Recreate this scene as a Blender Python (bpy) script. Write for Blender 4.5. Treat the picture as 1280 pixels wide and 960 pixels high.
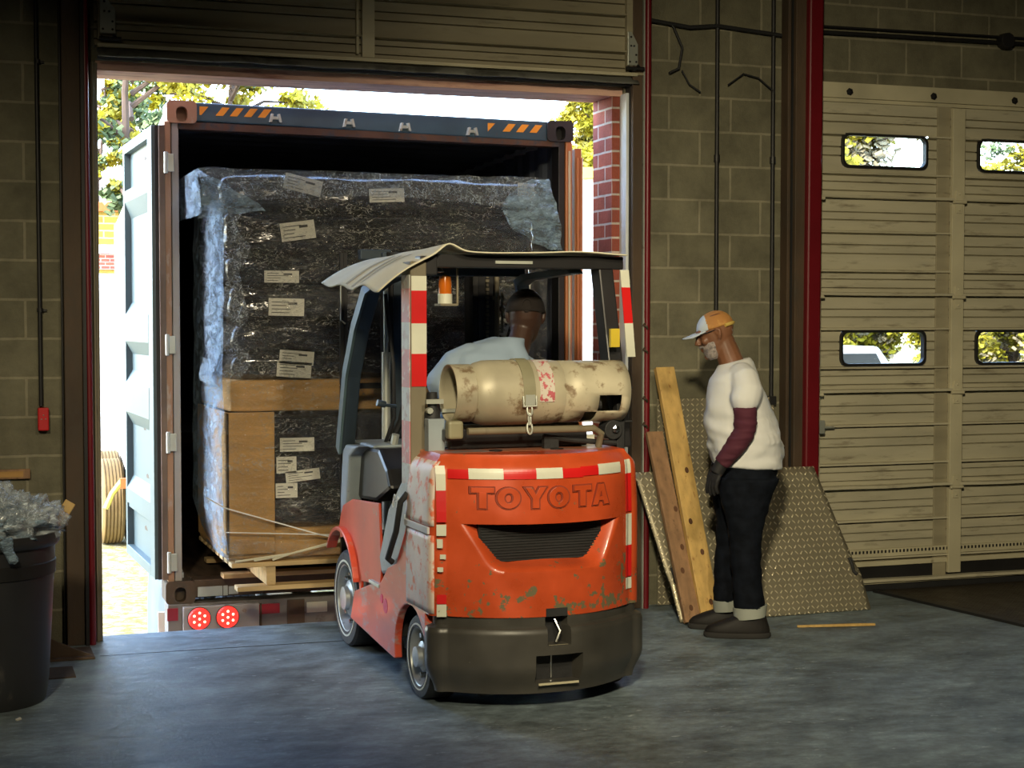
import bpy, bmesh, math, random
from math import sin, cos, tan, pi, radians, sqrt, atan2, atan
from mathutils import Vector, Matrix, noise
random.seed(7)
SC = bpy.context.scene
COL = SC.collection
for o in list(bpy.data.objects): bpy.data.objects.remove(o)

# ------------------------------------------------------------------ camera
cam_d = bpy.data.cameras.new('camera'); cam = bpy.data.objects.new('camera', cam_d); COL.objects.link(cam)
cam_d.sensor_width = 36; cam_d.lens = 36*2000/1280; cam_d.clip_end = 300
cam.location = (0, -8.53, 1.67)
cam.rotation_euler = (pi/2 - atan(80/2000), 0, -radians(19.46))
SC.camera = cam
# ------------------------------------------------------------------ world, sun, lamps, exposure
SC.view_settings.view_transform = 'Standard'; SC.view_settings.look = 'None'
SC.view_settings.gamma = 1; SC.view_settings.use_curve_mapping = False
SC.view_settings.exposure = 0.14
w = bpy.data.worlds.new('sky'); SC.world = w; w.use_nodes = True
wn = w.node_tree; wn.nodes.clear()
sky = wn.nodes.new('ShaderNodeTexSky'); sky.sky_type = 'NISHITA'; sky.sun_disc = False
sky.sun_elevation = radians(42); sky.sun_rotation = radians(-110); sky.air_density = 1.0; sky.dust_density = 1.2
bg = wn.nodes.new('ShaderNodeBackground'); bg.inputs[1].default_value = 2.5
wo = wn.nodes.new('ShaderNodeOutputWorld')
wn.links.new(sky.outputs[0], bg.inputs[0]); wn.links.new(bg.outputs[0], wo.inputs[0])

def lamp(name, kind, loc, target, energy, color, **kw):
    d = bpy.data.lights.new(name, kind); o = bpy.data.objects.new(name, d); COL.objects.link(o)
    o.location = loc; d.energy = energy; d.color = color
    o.rotation_euler = (Vector(target)-Vector(loc)).to_track_quat('-Z', 'Y').to_euler()
    for k, v in kw.items(): setattr(d, k, v)
    return o
lamp('sun', 'SUN', (-10, -3.6, 9), (0, 0, 0), 4.5, (1, .93, .8), angle=radians(.6))
lamp('bay_lamp', 'SPOT', (.3, -7.6, 3.7), (5.0, 0, .5), 1500, (1, .87, .58), spot_size=radians(50), spot_blend=1., shadow_soft_size=.2)
lamp('bay_lamp', 'SPOT', (-.8, -6.6, 3.7), (.1, 0, .6), 600, (1, .87, .58), spot_size=radians(44), spot_blend=1., shadow_soft_size=.2)
lamp('bay_lamp', 'SPOT', (2.0, -7.2, 4.4), (2.4, -.3, .9), 680, (1, .86, .60), spot_size=radians(40), spot_blend=1., shadow_soft_size=.2)

# ------------------------------------------------------------------ materials
MATS = {}
def mat(name, col, rough=.6, metal=0., col2=None, amt=.5, scale=6., detail=6., soft=.12, bump=0., bscale=40., var=.12, vscale=3., coat=0., stretch=None, emit=None, spec=.5, rvar=0., trans=0., zamt=None):
    if name in MATS: return MATS[name]
    m = bpy.data.materials.new(name); MATS[name] = m; m.use_nodes = True
    N = m.node_tree.nodes; Lk = m.node_tree.links; b = N['Principled BSDF']
    b.inputs['Roughness'].default_value = rough; b.inputs['Metallic'].default_value = metal
    b.inputs['Specular IOR Level'].default_value = spec; b.inputs['Coat Weight'].default_value = coat
    b.inputs['Transmission Weight'].default_value = trans
    tc = N.new('ShaderNodeTexCoord'); mp = N.new('ShaderNodeMapping'); Lk.new(tc.outputs['Object'], mp.inputs[0])
    if stretch: mp.inputs['Scale'].default_value = stretch
    n1 = N.new('ShaderNodeTexNoise'); n1.inputs['Scale'].default_value = vscale; n1.inputs['Detail'].default_value = 8
    Lk.new(mp.outputs[0], n1.inputs['Vector'])
    r1 = N.new('ShaderNodeMapRange'); r1.inputs['From Min'].default_value = .25; r1.inputs['From Max'].default_value = .75
    r1.inputs['To Min'].default_value = 1-var*2; r1.inputs['To Max'].default_value = 1+var
    Lk.new(n1.outputs['Fac'], r1.inputs['Value'])
    mx = N.new('ShaderNodeVectorMath'); mx.operation = 'SCALE'; mx.inputs[0].default_value = col[:3]
    Lk.new(r1.outputs[0], mx.inputs['Scale'])
    out = mx.outputs[0]
    if col2:
        n2 = N.new('ShaderNodeTexNoise'); n2.inputs['Scale'].default_value = scale; n2.inputs['Detail'].default_value = detail; n2.inputs['Roughness'].default_value = .65
        Lk.new(mp.outputs[0], n2.inputs['Vector'])
        r2 = N.new('ShaderNodeMapRange'); r2.inputs['From Min'].default_value = amt; r2.inputs['From Max'].default_value = amt+soft
        if zamt:
            sz = N.new('ShaderNodeSeparateXYZ'); Lk.new(tc.outputs['Object'], sz.inputs[0]); rz = N.new('ShaderNodeMapRange'); Lk.new(sz.outputs['Z'], rz.inputs['Value'])
            for k_, v_ in zip(('From Min', 'From Max', 'To Min', 'To Max'), zamt): rz.inputs[k_].default_value = v_
            ad = N.new('ShaderNodeMath'); Lk.new(rz.outputs[0], ad.inputs[0]); Lk.new(n2.outputs['Fac'], ad.inputs[1]); Lk.new(ad.outputs[0], r2.inputs['Value'])
        else: Lk.new(n2.outputs['Fac'], r2.inputs['Value'])
        mc = N.new('ShaderNodeMix'); mc.data_type = 'RGBA'
        Lk.new(r2.outputs[0], mc.inputs['Factor']); Lk.new(out, mc.inputs['A']); mc.inputs['B'].default_value = (*col2, 1)
        out = mc.outputs['Result']
    Lk.new(out, b.inputs['Base Color'])
    if rvar:
        r3 = N.new('ShaderNodeMapRange'); r3.inputs['To Min'].default_value = max(0, rough-rvar); r3.inputs['To Max'].default_value = rough+rvar
        r3.inputs['From Min'].default_value = .3; r3.inputs['From Max'].default_value = .7
        Lk.new(n1.outputs['Fac'], r3.inputs['Value']); Lk.new(r3.outputs[0], b.inputs['Roughness'])
    if bump:
        n4 = N.new('ShaderNodeTexNoise'); n4.inputs['Scale'].default_value = bscale; n4.inputs['Detail'].default_value = 4
        Lk.new(mp.outputs[0], n4.inputs['Vector'])
        bp = N.new('ShaderNodeBump'); bp.inputs['Strength'].default_value = bump; bp.inputs['Distance'].default_value = .01
        Lk.new(n4.outputs['Fac'], bp.inputs['Height']); Lk.new(bp.outputs[0], b.inputs['Normal'])
    if emit:
        b.inputs['Emission Color'].default_value = (*emit[:3], 1); b.inputs['Emission Strength'].default_value = emit[3]
    return m

def block_mat(name, c1, c2, mortar, bw, rh, x0=0, z0=0, msize=.008, axis='x', bump=.5):
    m = bpy.data.materials.new(name); m.use_nodes = True
    N = m.node_tree.nodes; Lk = m.node_tree.links; b = N['Principled BSDF']; b.inputs['Roughness'].default_value = .85
    tc = N.new('ShaderNodeTexCoord'); sp = N.new('ShaderNodeSeparateXYZ'); Lk.new(tc.outputs['Object'], sp.inputs[0])
    ad = N.new('ShaderNodeMath'); ad.operation = 'ADD'; Lk.new(sp.outputs['X'], ad.inputs[0]); Lk.new(sp.outputs['Y'], ad.inputs[1])
    a1 = N.new('ShaderNodeMath'); a1.inputs[1].default_value = 40-x0; Lk.new(ad.outputs[0] if axis == 'xy' else sp.outputs['X'], a1.inputs[0])
    a2 = N.new('ShaderNodeMath'); a2.inputs[1].default_value = 40-z0; Lk.new(sp.outputs['Z'], a2.inputs[0])
    cb = N.new('ShaderNodeCombineXYZ'); Lk.new(a1.outputs[0], cb.inputs['X']); Lk.new(a2.outputs[0], cb.inputs['Y'])
    # slightly wobbly joints
    nz = N.new('ShaderNodeTexNoise'); nz.inputs['Scale'].default_value = 9; Lk.new(tc.outputs['Object'], nz.inputs['Vector'])
    sc = N.new('ShaderNodeVectorMath'); sc.operation = 'SCALE'; sc.inputs['Scale'].default_value = .007; Lk.new(nz.outputs['Color'], sc.inputs[0])
    av = N.new('ShaderNodeVectorMath'); av.operation = 'ADD'; Lk.new(cb.outputs[0], av.inputs[0]); Lk.new(sc.outputs[0], av.inputs[1])
    br = N.new('ShaderNodeTexBrick'); Lk.new(av.outputs[0], br.inputs['Vector'])
    br.inputs['Scale'].default_value = 1; br.inputs['Brick Width'].default_value = bw; br.inputs['Row Height'].default_value = rh
    br.inputs['Mortar Size'].default_value = msize; br.inputs['Mortar Smooth'].default_value = .25
    br.inputs['Color1'].default_value = (*c1, 1); br.inputs['Color2'].default_value = (*c2, 1); br.inputs['Mortar'].default_value = (*mortar, 1)
    n1 = N.new('ShaderNodeTexNoise'); n1.inputs['Scale'].default_value = 4; n1.inputs['Detail'].default_value = 9; n1.inputs['Roughness'].default_value = .7; Lk.new(tc.outputs['Object'], n1.inputs['Vector'])
    r1 = N.new('ShaderNodeMapRange'); r1.inputs['From Min'].default_value = .3; r1.inputs['From Max'].default_value = .7; r1.inputs['To Min'].default_value = .6; r1.inputs['To Max'].default_value = 1.25
    Lk.new(n1.outputs['Fac'], r1.inputs['Value'])
    mx = N.new('ShaderNodeVectorMath'); mx.operation = 'SCALE'; Lk.new(br.outputs['Color'], mx.inputs[0]); Lk.new(r1.outputs[0], mx.inputs['Scale'])
    Lk.new(mx.outputs[0], b.inputs['Base Color'])
    n2 = N.new('ShaderNodeTexNoise'); n2.inputs['Scale'].default_value = 90; n2.inputs['Detail'].default_value = 3; Lk.new(tc.outputs['Object'], n2.inputs['Vector'])
    ml = N.new('ShaderNodeMath'); ml.operation = 'MULTIPLY_ADD'; ml.inputs[1].default_value = -1.2; Lk.new(br.outputs['Fac'], ml.inputs[0]); Lk.new(n2.outputs['Fac'], ml.inputs[2])
    bp = N.new('ShaderNodeBump'); bp.inputs['Strength'].default_value = bump; bp.inputs['Distance'].default_value = .006
    Lk.new(ml.outputs[0], bp.inputs['Height']); Lk.new(bp.outputs[0], b.inputs['Normal'])
    return m

def floor_mat():
    m = bpy.data.materials.new('worn_concrete'); m.use_nodes = True
    N = m.node_tree.nodes; Lk = m.node_tree.links; b = N['Principled BSDF']
    tc = N.new('ShaderNodeTexCoord')
    def nz(s, d, r=.6, st=None):
        n = N.new('ShaderNodeTexNoise'); n.inputs['Scale'].default_value = s; n.inputs['Detail'].default_value = d; n.inputs['Roughness'].default_value = r
        if st:
            mp = N.new('ShaderNodeMapping'); mp.inputs['Scale'].default_value = st; mp.inputs['Rotation'].default_value = (0, 0, .35)
            Lk.new(tc.outputs['Object'], mp.inputs[0]); Lk.new(mp.outputs[0], n.inputs['Vector'])
        else: Lk.new(tc.outputs['Object'], n.inputs['Vector'])
        return n
    def mr(s, a, b2, c, d):
        r = N.new('ShaderNodeMapRange'); Lk.new(s, r.inputs['Value'])
        for k, v in zip(('From Min', 'From Max', 'To Min', 'To Max'), (a, b2, c, d)): r.inputs[k].default_value = v
        return r.outputs[0]
    n1 = nz(2.2, 14, .72, (1, 1.6, 1)); n2 = nz(9, 14, .78, (1, 1.5, 1)); n3 = nz(7, 14, .82, (1, 2.6, 1)); n4 = nz(70, 5)
    cr = N.new('ShaderNodeValToRGB'); Lk.new(n1.outputs['Fac'], cr.inputs[0])
    e = cr.color_ramp.elements; e[0].position = .34; e[0].color = (.085, .108, .120, 1); e[1].position = .66; e[1].color = (.27, .345, .385, 1)
    sc = N.new('ShaderNodeVectorMath'); sc.operation = 'SCALE'; Lk.new(cr.outputs[0], sc.inputs[0]); Lk.new(mr(n2.outputs['Fac'], .35, .65, .55, 1.4), sc.inputs['Scale'])
    mc = N.new('ShaderNodeMix'); mc.data_type = 'RGBA'; Lk.new(mr(n3.outputs['Fac'], .585, .63, 0, .8), mc.inputs['Factor']); Lk.new(sc.outputs[0], mc.inputs['A']); mc.inputs['B'].default_value = (.58, .66, .70, 1)
    Lk.new(mc.outputs['Result'], b.inputs['Base Color'])
    Lk.new(mr(n2.outputs['Fac'], .3, .7, .38, .70), b.inputs['Roughness'])
    b.inputs['Specular IOR Level'].default_value = .4
    ad = N.new('ShaderNodeMath'); ad.operation = 'ADD'; Lk.new(n2.outputs['Fac'], ad.inputs[0])
    m2 = N.new('ShaderNodeMath'); m2.operation = 'MULTIPLY'; m2.inputs[1].default_value = .35; Lk.new(n4.outputs['Fac'], m2.inputs[0]); Lk.new(m2.outputs[0], ad.inputs[1])
    bp = N.new('ShaderNodeBump'); bp.inputs['Strength'].default_value = .45; bp.inputs['Distance'].default_value = .008
    Lk.new(ad.outputs[0], bp.inputs['Height']); Lk.new(bp.outputs[0], b.inputs['Normal'])
    return m

def ground_mat():
    m = bpy.data.materials.new('dry_grass'); m.use_nodes = True
    N = m.node_tree.nodes; Lk = m.node_tree.links; b = N['Principled BSDF']; b.inputs['Roughness'].default_value = .9
    tc = N.new('ShaderNodeTexCoord'); n = N.new('ShaderNodeTexNoise'); n.inputs['Scale'].default_value = 7; n.inputs['Detail'].default_value = 12; n.inputs['Roughness'].default_value = .85
    Lk.new(tc.outputs['Object'], n.inputs['Vector'])
    cr = N.new('ShaderNodeValToRGB'); Lk.new(n.outputs['Fac'], cr.inputs[0])
    e = cr.color_ramp.elements; e[0].position = .38; e[0].color = (.05, .045, .006, 1); e[1].position = .6; e[1].color = (.34, .31, .26, 1)
    x = e.new(.48); x.color = (.20, .165, .025, 1)
    Lk.new(cr.outputs[0], b.inputs['Base Color']); return m

def wrap_mat(name, lo, hi, tint, rough=.18, bump=1., scale=5, st=(1, 1, 2.2)):
    """thin clear film: mostly see-through, with milky creases"""
    m = bpy.data.materials.new(name); m.use_nodes = True
    N = m.node_tree.nodes; Lk = m.node_tree.links; b = N['Principled BSDF']; out = N['Material Output']
    b.inputs['Base Color'].default_value = (*tint, 1); b.inputs['Roughness'].default_value = rough; b.inputs['Specular IOR Level'].default_value = .9
    tc = N.new('ShaderNodeTexCoord'); mp = N.new('ShaderNodeMapping'); mp.inputs['Scale'].default_value = st; Lk.new(tc.outputs['Object'], mp.inputs[0])
    n = N.new('ShaderNodeTexNoise'); n.inputs['Scale'].default_value = scale; n.inputs['Detail'].default_value = 9; n.inputs['Roughness'].default_value = .7; n.inputs['Distortion'].default_value = .6
    Lk.new(mp.outputs[0], n.inputs['Vector'])
    v = N.new('ShaderNodeTexNoise'); v.inputs['Scale'].default_value = scale*3.3; v.inputs['Detail'].default_value = 5; v.inputs['Distortion'].default_value = 1.5; Lk.new(mp.outputs[0], v.inputs['Vector'])
    # ridge lines: 1-|2v-1|
    a = N.new('ShaderNodeMath'); a.operation = 'MULTIPLY_ADD'; a.inputs[1].default_value = 2; a.inputs[2].default_value = -1; Lk.new(v.outputs['Fac'], a.inputs[0])
    ab = N.new('ShaderNodeMath'); ab.operation = 'ABSOLUTE'; Lk.new(a.outputs[0], ab.inputs[0])
    r = N.new('ShaderNodeMapRange'); r.inputs['From Min'].default_value = 0; r.inputs['From Max'].default_value = .05; r.inputs['To Min'].default_value = hi; r.inputs['To Max'].default_value = lo
    Lk.new(ab.outputs[0], r.inputs['Value'])
    r2 = N.new('ShaderNodeMapRange'); r2.inputs['From Min'].default_value = .4; r2.inputs['From Max'].default_value = .7; r2.inputs['To Min'].default_value = .3; r2.inputs['To Max'].default_value = 1.7
    Lk.new(n.outputs['Fac'], r2.inputs['Value'])
    ml = N.new('ShaderNodeMath'); ml.operation = 'MULTIPLY'; ml.use_clamp = True; Lk.new(r.outputs[0], ml.inputs[0]); Lk.new(r2.outputs[0], ml.inputs[1])
    hs = N.new('ShaderNodeMath'); hs.operation = 'ADD'; Lk.new(n.outputs['Fac'], hs.inputs[0]); Lk.new(ab.outputs[0], hs.inputs[1])
    bp = N.new('ShaderNodeBump'); bp.inputs['Strength'].default_value = bump; bp.inputs['Distance'].default_value = .03; Lk.new(hs.outputs[0], bp.inputs['Height']); Lk.new(bp.outputs[0], b.inputs['Normal'])
    t = N.new('ShaderNodeBsdfTransparent'); ms = N.new('ShaderNodeMixShader'); Lk.new(ml.outputs[0], ms.inputs[0]); Lk.new(t.outputs[0], ms.inputs[1]); Lk.new(b.outputs[0], ms.inputs[2])
    g = N.new('ShaderNodeBsdfGlossy'); g.inputs['Roughness'].default_value = .12; Lk.new(bp.outputs[0], g.inputs['Normal'])
    m2 = N.new('ShaderNodeMixShader'); m2.inputs[0].default_value = .12; Lk.new(ms.outputs[0], m2.inputs[1]); Lk.new(g.outputs[0], m2.inputs[2])
    Lk.new(m2.outputs[0], out.inputs['Surface'])
    return m

def diamond_mat(name, base, rough, bumps=1.):
    """aluminium tread plate with raised lozenges in two directions"""
    m = bpy.data.materials.new(name); m.use_nodes = True
    N = m.node_tree.nodes; Lk = m.node_tree.links; b = N['Principled BSDF']; b.inputs['Metallic'].default_value = .45
    tc = N.new('ShaderNodeTexCoord')
    def mth(op, a_, b_=None, c_=None):
        q = N.new('ShaderNodeMath'); q.operation = op
        for i, v in enumerate((a_, b_, c_)):
            if v is None: continue
            if isinstance(v, (int, float)): q.inputs[i].default_value = v
            else: Lk.new(v, q.inputs[i])
        return q.outputs[0]
    sx = N.new('ShaderNodeSeparateXYZ'); Lk.new(tc.outputs['UV'], sx.inputs[0])
    X, Y = mth('MULTIPLY', sx.outputs['X'], 32.), mth('MULTIPLY', sx.outputs['Y'], 32.)
    par = mth('FLOORED_MODULO', mth('ADD', mth('FLOOR', X), mth('FLOOR', Y)), 2.); sg = mth('MULTIPLY_ADD', par, 2., -1.)
    fx, fy = mth('SUBTRACT', mth('FRACT', X), .5), mth('MULTIPLY', mth('SUBTRACT', mth('FRACT', Y), .5), sg)
    def soft(v, lim):
        d = N.new('ShaderNodeMapRange'); d.inputs['From Min'].default_value = lim; d.inputs['From Max'].default_value = lim*.55; Lk.new(v, d.inputs['Value']); return d.outputs[0]
    h_ = mth('MULTIPLY', soft(mth('ABSOLUTE', mth('SUBTRACT', fx, fy)), .20), soft(mth('ABSOLUTE', mth('ADD', fx, fy)), .58))
    class _H: outputs = [h_]
    h = _H
    n = N.new('ShaderNodeTexNoise'); n.inputs['Scale'].default_value = 7; n.inputs['Detail'].default_value = 8; n.inputs['Roughness'].default_value = .7; Lk.new(tc.outputs['Object'], n.inputs['Vector'])
    r = N.new('ShaderNodeMapRange'); r.inputs['From Min'].default_value = .3; r.inputs['From Max'].default_value = .7; r.inputs['To Min'].default_value = rough-.1; r.inputs['To Max'].default_value = rough+.15; Lk.new(n.outputs['Fac'], r.inputs['Value']); Lk.new(r.outputs[0], b.inputs['Roughness'])
    mc = N.new('ShaderNodeMix'); mc.data_type = 'RGBA'; Lk.new(h.outputs[0], mc.inputs['Factor']); mc.inputs['A'].default_value = (*[c*.55 for c in base], 1); mc.inputs['B'].default_value = (*[min(1, c*1.5) for c in base], 1)
    Lk.new(mc.outputs['Result'], b.inputs['Base Color'])
    bp = N.new('ShaderNodeBump'); bp.inputs['Strength'].default_value = bumps; bp.inputs['Distance'].default_value = .004; Lk.new(h.outputs[0], bp.inputs['Height']); Lk.new(bp.outputs[0], b.inputs['Normal'])
    return m

m_blk = block_mat('grey_block', (.150, .138, .088), (.175, .162, .105), (.27, .245, .165), .4, .2, x0=-.215, z0=-.022)
m_brick = block_mat('red_brick', (.34, .075, .035), (.25, .06, .04), (.50, .42, .36), .21, .0833, axis='xy', msize=.007)
m_soffit = mat('lintel_stone', (.85, .52, .40), .8, col2=(.40, .16, .14), amt=.52, scale=5, soft=.2, var=.15, stretch=(.5, 3, 3))
m_floor = floor_mat(); m_ground = ground_mat()
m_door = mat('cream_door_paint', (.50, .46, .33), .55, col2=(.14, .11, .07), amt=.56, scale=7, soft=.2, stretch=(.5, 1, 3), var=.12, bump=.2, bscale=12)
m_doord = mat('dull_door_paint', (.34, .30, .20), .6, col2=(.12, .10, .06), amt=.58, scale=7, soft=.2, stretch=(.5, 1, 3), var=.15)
m_header = mat('cream_trim_paint', (.55, .50, .34), .6, col2=(.22, .18, .11), amt=.66, scale=9)
m_rust = mat('rusty_steel', (.085, .053, .03), .7, col2=(.06, .045, .03), amt=.5, scale=8, soft=.2, var=.3, stretch=(1, 1, .4), bump=.3)
m_olive = mat('olive_steel', (.20, .17, .11), .6, col2=(.10, .08, .05), amt=.55, scale=6, var=.2, stretch=(1, 1, .3))
m_redp = mat('red_pipe_paint', (.15, .005, .010), .4, col2=(.12, .02, .02), amt=.66, scale=14)
m_dark = mat('dark_steel', (.025, .024, .024), .5, var=.2, metal=.3)
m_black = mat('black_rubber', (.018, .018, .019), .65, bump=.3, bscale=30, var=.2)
m_blackp = mat('black_paint', (.022, .021, .022), .35, var=.25, col2=(.10, .09, .08), amt=.7, scale=20)
m_galv = mat('galvanised_steel', (.50, .52, .46), .45, metal=.5, col2=(.25, .2, .14), amt=.62, scale=14)
m_white = mat('white_edge_paint', (.72, .76, .78), .5, col2=(.4, .36, .32), amt=.68, scale=14)
m_grey = mat('grey_rubber_seal', (.16, .16, .14), .6, col2=(.07, .07, .06), amt=.5, scale=5)
m_orange = mat('orange_paint', (.54, .075, .02), .33, col2=(.15, .13, .07), amt=.645, scale=13, detail=12, soft=.02, var=.16, vscale=5, coat=.25, bump=.1, bscale=9, rvar=.12, zamt=(.50, .72, .10, 0.))
m_orangeside = mat('scuffed_red_paint', (.74, .10, .05), .38, col2=(.42, .30, .26), amt=.54, scale=9, detail=12, soft=.12, var=.18, coat=.2, stretch=(1, .6, 1.6))
m_orangelow = mat('chipped_orange_paint', (.62, .085, .02), .33, col2=(.20, .17, .10), amt=.56, scale=12, detail=12, soft=.03, var=.16, vscale=5, coat=.2, stretch=(1, 1, 1.4))
m_groove = mat('dark_letter_edge', (.25, .035, .012), .7)  # darker orange for the rim around each letter
m_ballast = mat('grey_cast_iron', (.060, .056, .048), .38, col2=(.16, .15, .13), amt=.70, scale=30, soft=.03, var=.3, rvar=.1)
m_tapew = mat('white_reflective_tape', (.66, .66, .54), .4, col2=(.3, .28, .2), amt=.68, scale=22, soft=.05)
m_taper = mat('red_reflective_tape', (.62, .012, .012), .35, var=.1)
m_fgrey = mat('blue_grey_cover', (.30, .35, .38), .4, col2=(.12, .14, .15), amt=.62, scale=9, var=.2)
m_dkblue = mat('dark_blue_steel', (.045, .065, .085), .4, var=.2, metal=.2)
m_chrome = mat('bright_steel', (.55, .55, .52), .25, metal=1.)
m_rim = mat('silver_wheel_rim', (.40, .42, .42), .4, metal=.5, col2=(.1, .1, .1), amt=.6, scale=20)
m_tank = mat('cream_tank_paint', (.50, .45, .32), .5, col2=(.20, .14, .08), amt=.55, scale=13, detail=12, soft=.10, var=.22, metal=.15, rvar=.1)
m_strap = mat('olive_strap', (.28, .26, .16), .5, var=.2)
m_valve = mat('yellow_valve', (.65, .48, .04), .4)
m_sheet = mat('cream_cardboard', (.66, .62, .47), .8, var=.08)
m_card = mat('brown_cardboard', (.50, .28, .085), .75, var=.15, stretch=(1, 1, 8))
m_bundle = mat('black_bagged_goods', (.020, .021, .026), .16, bump=1., bscale=7, var=.3, coat=.6, stretch=(1, 1, 2.2), rvar=.08)
m_label = mat('paper_label', (.70, .68, .58), .6, var=.03)
m_ink = mat('label_ink', (.05, .05, .05), .7)
m_wood = mat('pine_wood', (.62, .40, .13), .6, col2=(.34, .17, .045), amt=.60, scale=5, soft=.1, var=.15, stretch=(9, 9, 1.2))
m_woodd = mat('weathered_wood', (.30, .17, .085), .7, col2=(.14, .08, .04), amt=.6, scale=5, var=.2, stretch=(9, 9, 1))
m_pallet = mat('pallet_wood', (.60, .42, .20), .7, col2=(.3, .18, .07), amt=.62, scale=8, var=.2, stretch=(1, 6, 6))
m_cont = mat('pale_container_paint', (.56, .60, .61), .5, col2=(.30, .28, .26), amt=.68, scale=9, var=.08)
m_leaf = mat('pale_teal_paint', (.070, .112, .120), .45, col2=(.22, .24, .22), amt=.71, scale=12, var=.06)
m_navy = mat('navy_container_paint', (.040, .085, .115), .42, col2=(.10, .05, .03), amt=.64, scale=10, var=.2)
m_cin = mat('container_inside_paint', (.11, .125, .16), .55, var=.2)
m_cfloor = mat('container_plank_floor', (.10, .06, .035), .8, var=.4, stretch=(6, 1, 1))
m_post = mat('rusty_brown_post', (.34, .19, .11), .5, col2=(.42, .38, .33), amt=.56, scale=10, var=.25, stretch=(1, 1, .3))
m_postr = mat('orange_brown_post', (.42, .14, .04), .45, col2=(.18, .06, .03), amt=.58, scale=6, var=.2, stretch=(1, 1, .25))
m_hazo = mat('orange_hazard_paint', (.85, .33, .02), .5)
m_taillit = mat('lit_red_lens', (.7, .02, .02), .3, emit=(1, .03, .02, 1.6))
m_led = mat('lit_led', (1, .5, .3), .3, emit=(1, .45, .25, 6))
m_glass = None
m_bag = wrap_mat('clear_bag_film', .34, 1., (.80, .90, .98), rough=.15, bump=.6, scale=3, st=(1, 1, 1))
m_wrap = wrap_mat('stretch_wrap', .035, .55, (.72, .70, .62), rough=.15, bump=.9, scale=4.5)
m_milky = wrap_mat('skylit_milky_film', .58, 1., (.50, .70, .90), rough=.2, bump=.9, scale=7)  # blue tint puts sky light into the milky film
m_flap = wrap_mat('hanging_clear_film', .16, .95, (.72, .80, .88), rough=.12, bump=1., scale=7, st=(1, 1, 1))
m_plate = diamond_mat('aluminium_tread_plate', (.62, .55, .38), .38)
m_plate2 = diamond_mat('dark_pit_plate', (.07, .055, .04), .5)
m_binm = mat('charcoal_plastic', (.028, .028, .030), .42, col2=(.12, .11, .10), amt=.63, scale=10, soft=.2, var=.3, stretch=(1, 1, .5))
m_redbox = mat('red_alarm_box', (.55, .012, .015), .4, var=.05)
m_leafy = mat('yellow_green_needles', (.34, .29, .008), .7, var=.35, vscale=2)
m_leafg = mat('green_needles', (.09, .13, .04), .7, var=.35, vscale=2)
m_bark = mat('pine_bark', (.07, .045, .03), .9, var=.3)
m_wallw = mat('white_render', (.80, .79, .76), .8, var=.04)
m_roofo = mat('orange_roof', (.42, .10, .02), .8, var=.1)
m_roofy = mat('yellow_roof_edge', (.60, .55, .10), .8, var=.1)
m_ybrick = block_mat('yellow_brick', (.34, .23, .03), (.28, .19, .025), (.36, .31, .16), .5, .17, msize=.02)
m_tyre = mat('dusty_tyre', (.16, .105, .035), .85, var=.2, bump=.4, bscale=20)
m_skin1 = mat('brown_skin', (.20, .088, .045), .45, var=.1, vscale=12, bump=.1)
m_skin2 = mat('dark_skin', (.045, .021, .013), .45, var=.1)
m_beard = mat('grey_beard', (.36, .31, .29), .9, var=.35, vscale=60, bump=.5, bscale=200)
m_shirtw = mat('white_cotton', (.72, .72, .70), .85, var=.03, bump=.25, bscale=8)
m_shirtb = mat('pale_blue_cotton', (.27, .35, .45), .85, var=.04, bump=.3, bscale=8)
m_maroon = mat('maroon_knit', (.085, .014, .03), .85, var=.15, bump=.3, bscale=12)
m_denim = mat('dark_denim', (.006, .008, .013), .85, spec=.12, var=.3, vscale=20, bump=.3)
m_cuff = mat('pale_denim_cuff', (.36, .38, .33), .85, var=.15)
m_shoe = mat('black_boot_leather', (.014, .012, .011), .6, spec=.3, var=.3)
m_sole = mat('boot_sole', (.03, .028, .026), .8)
m_glove = mat('black_glove_cloth', (.018, .017, .018), .7, var=.3)
m_capo = mat('amber_brown_cap', (.42, .19, .05), .8, col2=(.55, .30, .08), amt=.55, scale=12, var=.15)
m_capw = mat('pale_grey_cap', (.50, .56, .62), .8, var=.06)
m_capy = mat('yellow_strap_cloth', (.60, .42, .10), .8)
m_capd = mat('black_knit_cap', (.02, .014, .012), .9, var=.3)
m_jeans = mat('blue_jeans', (.20, .32, .46), .85, var=.2, vscale=10)

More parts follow.
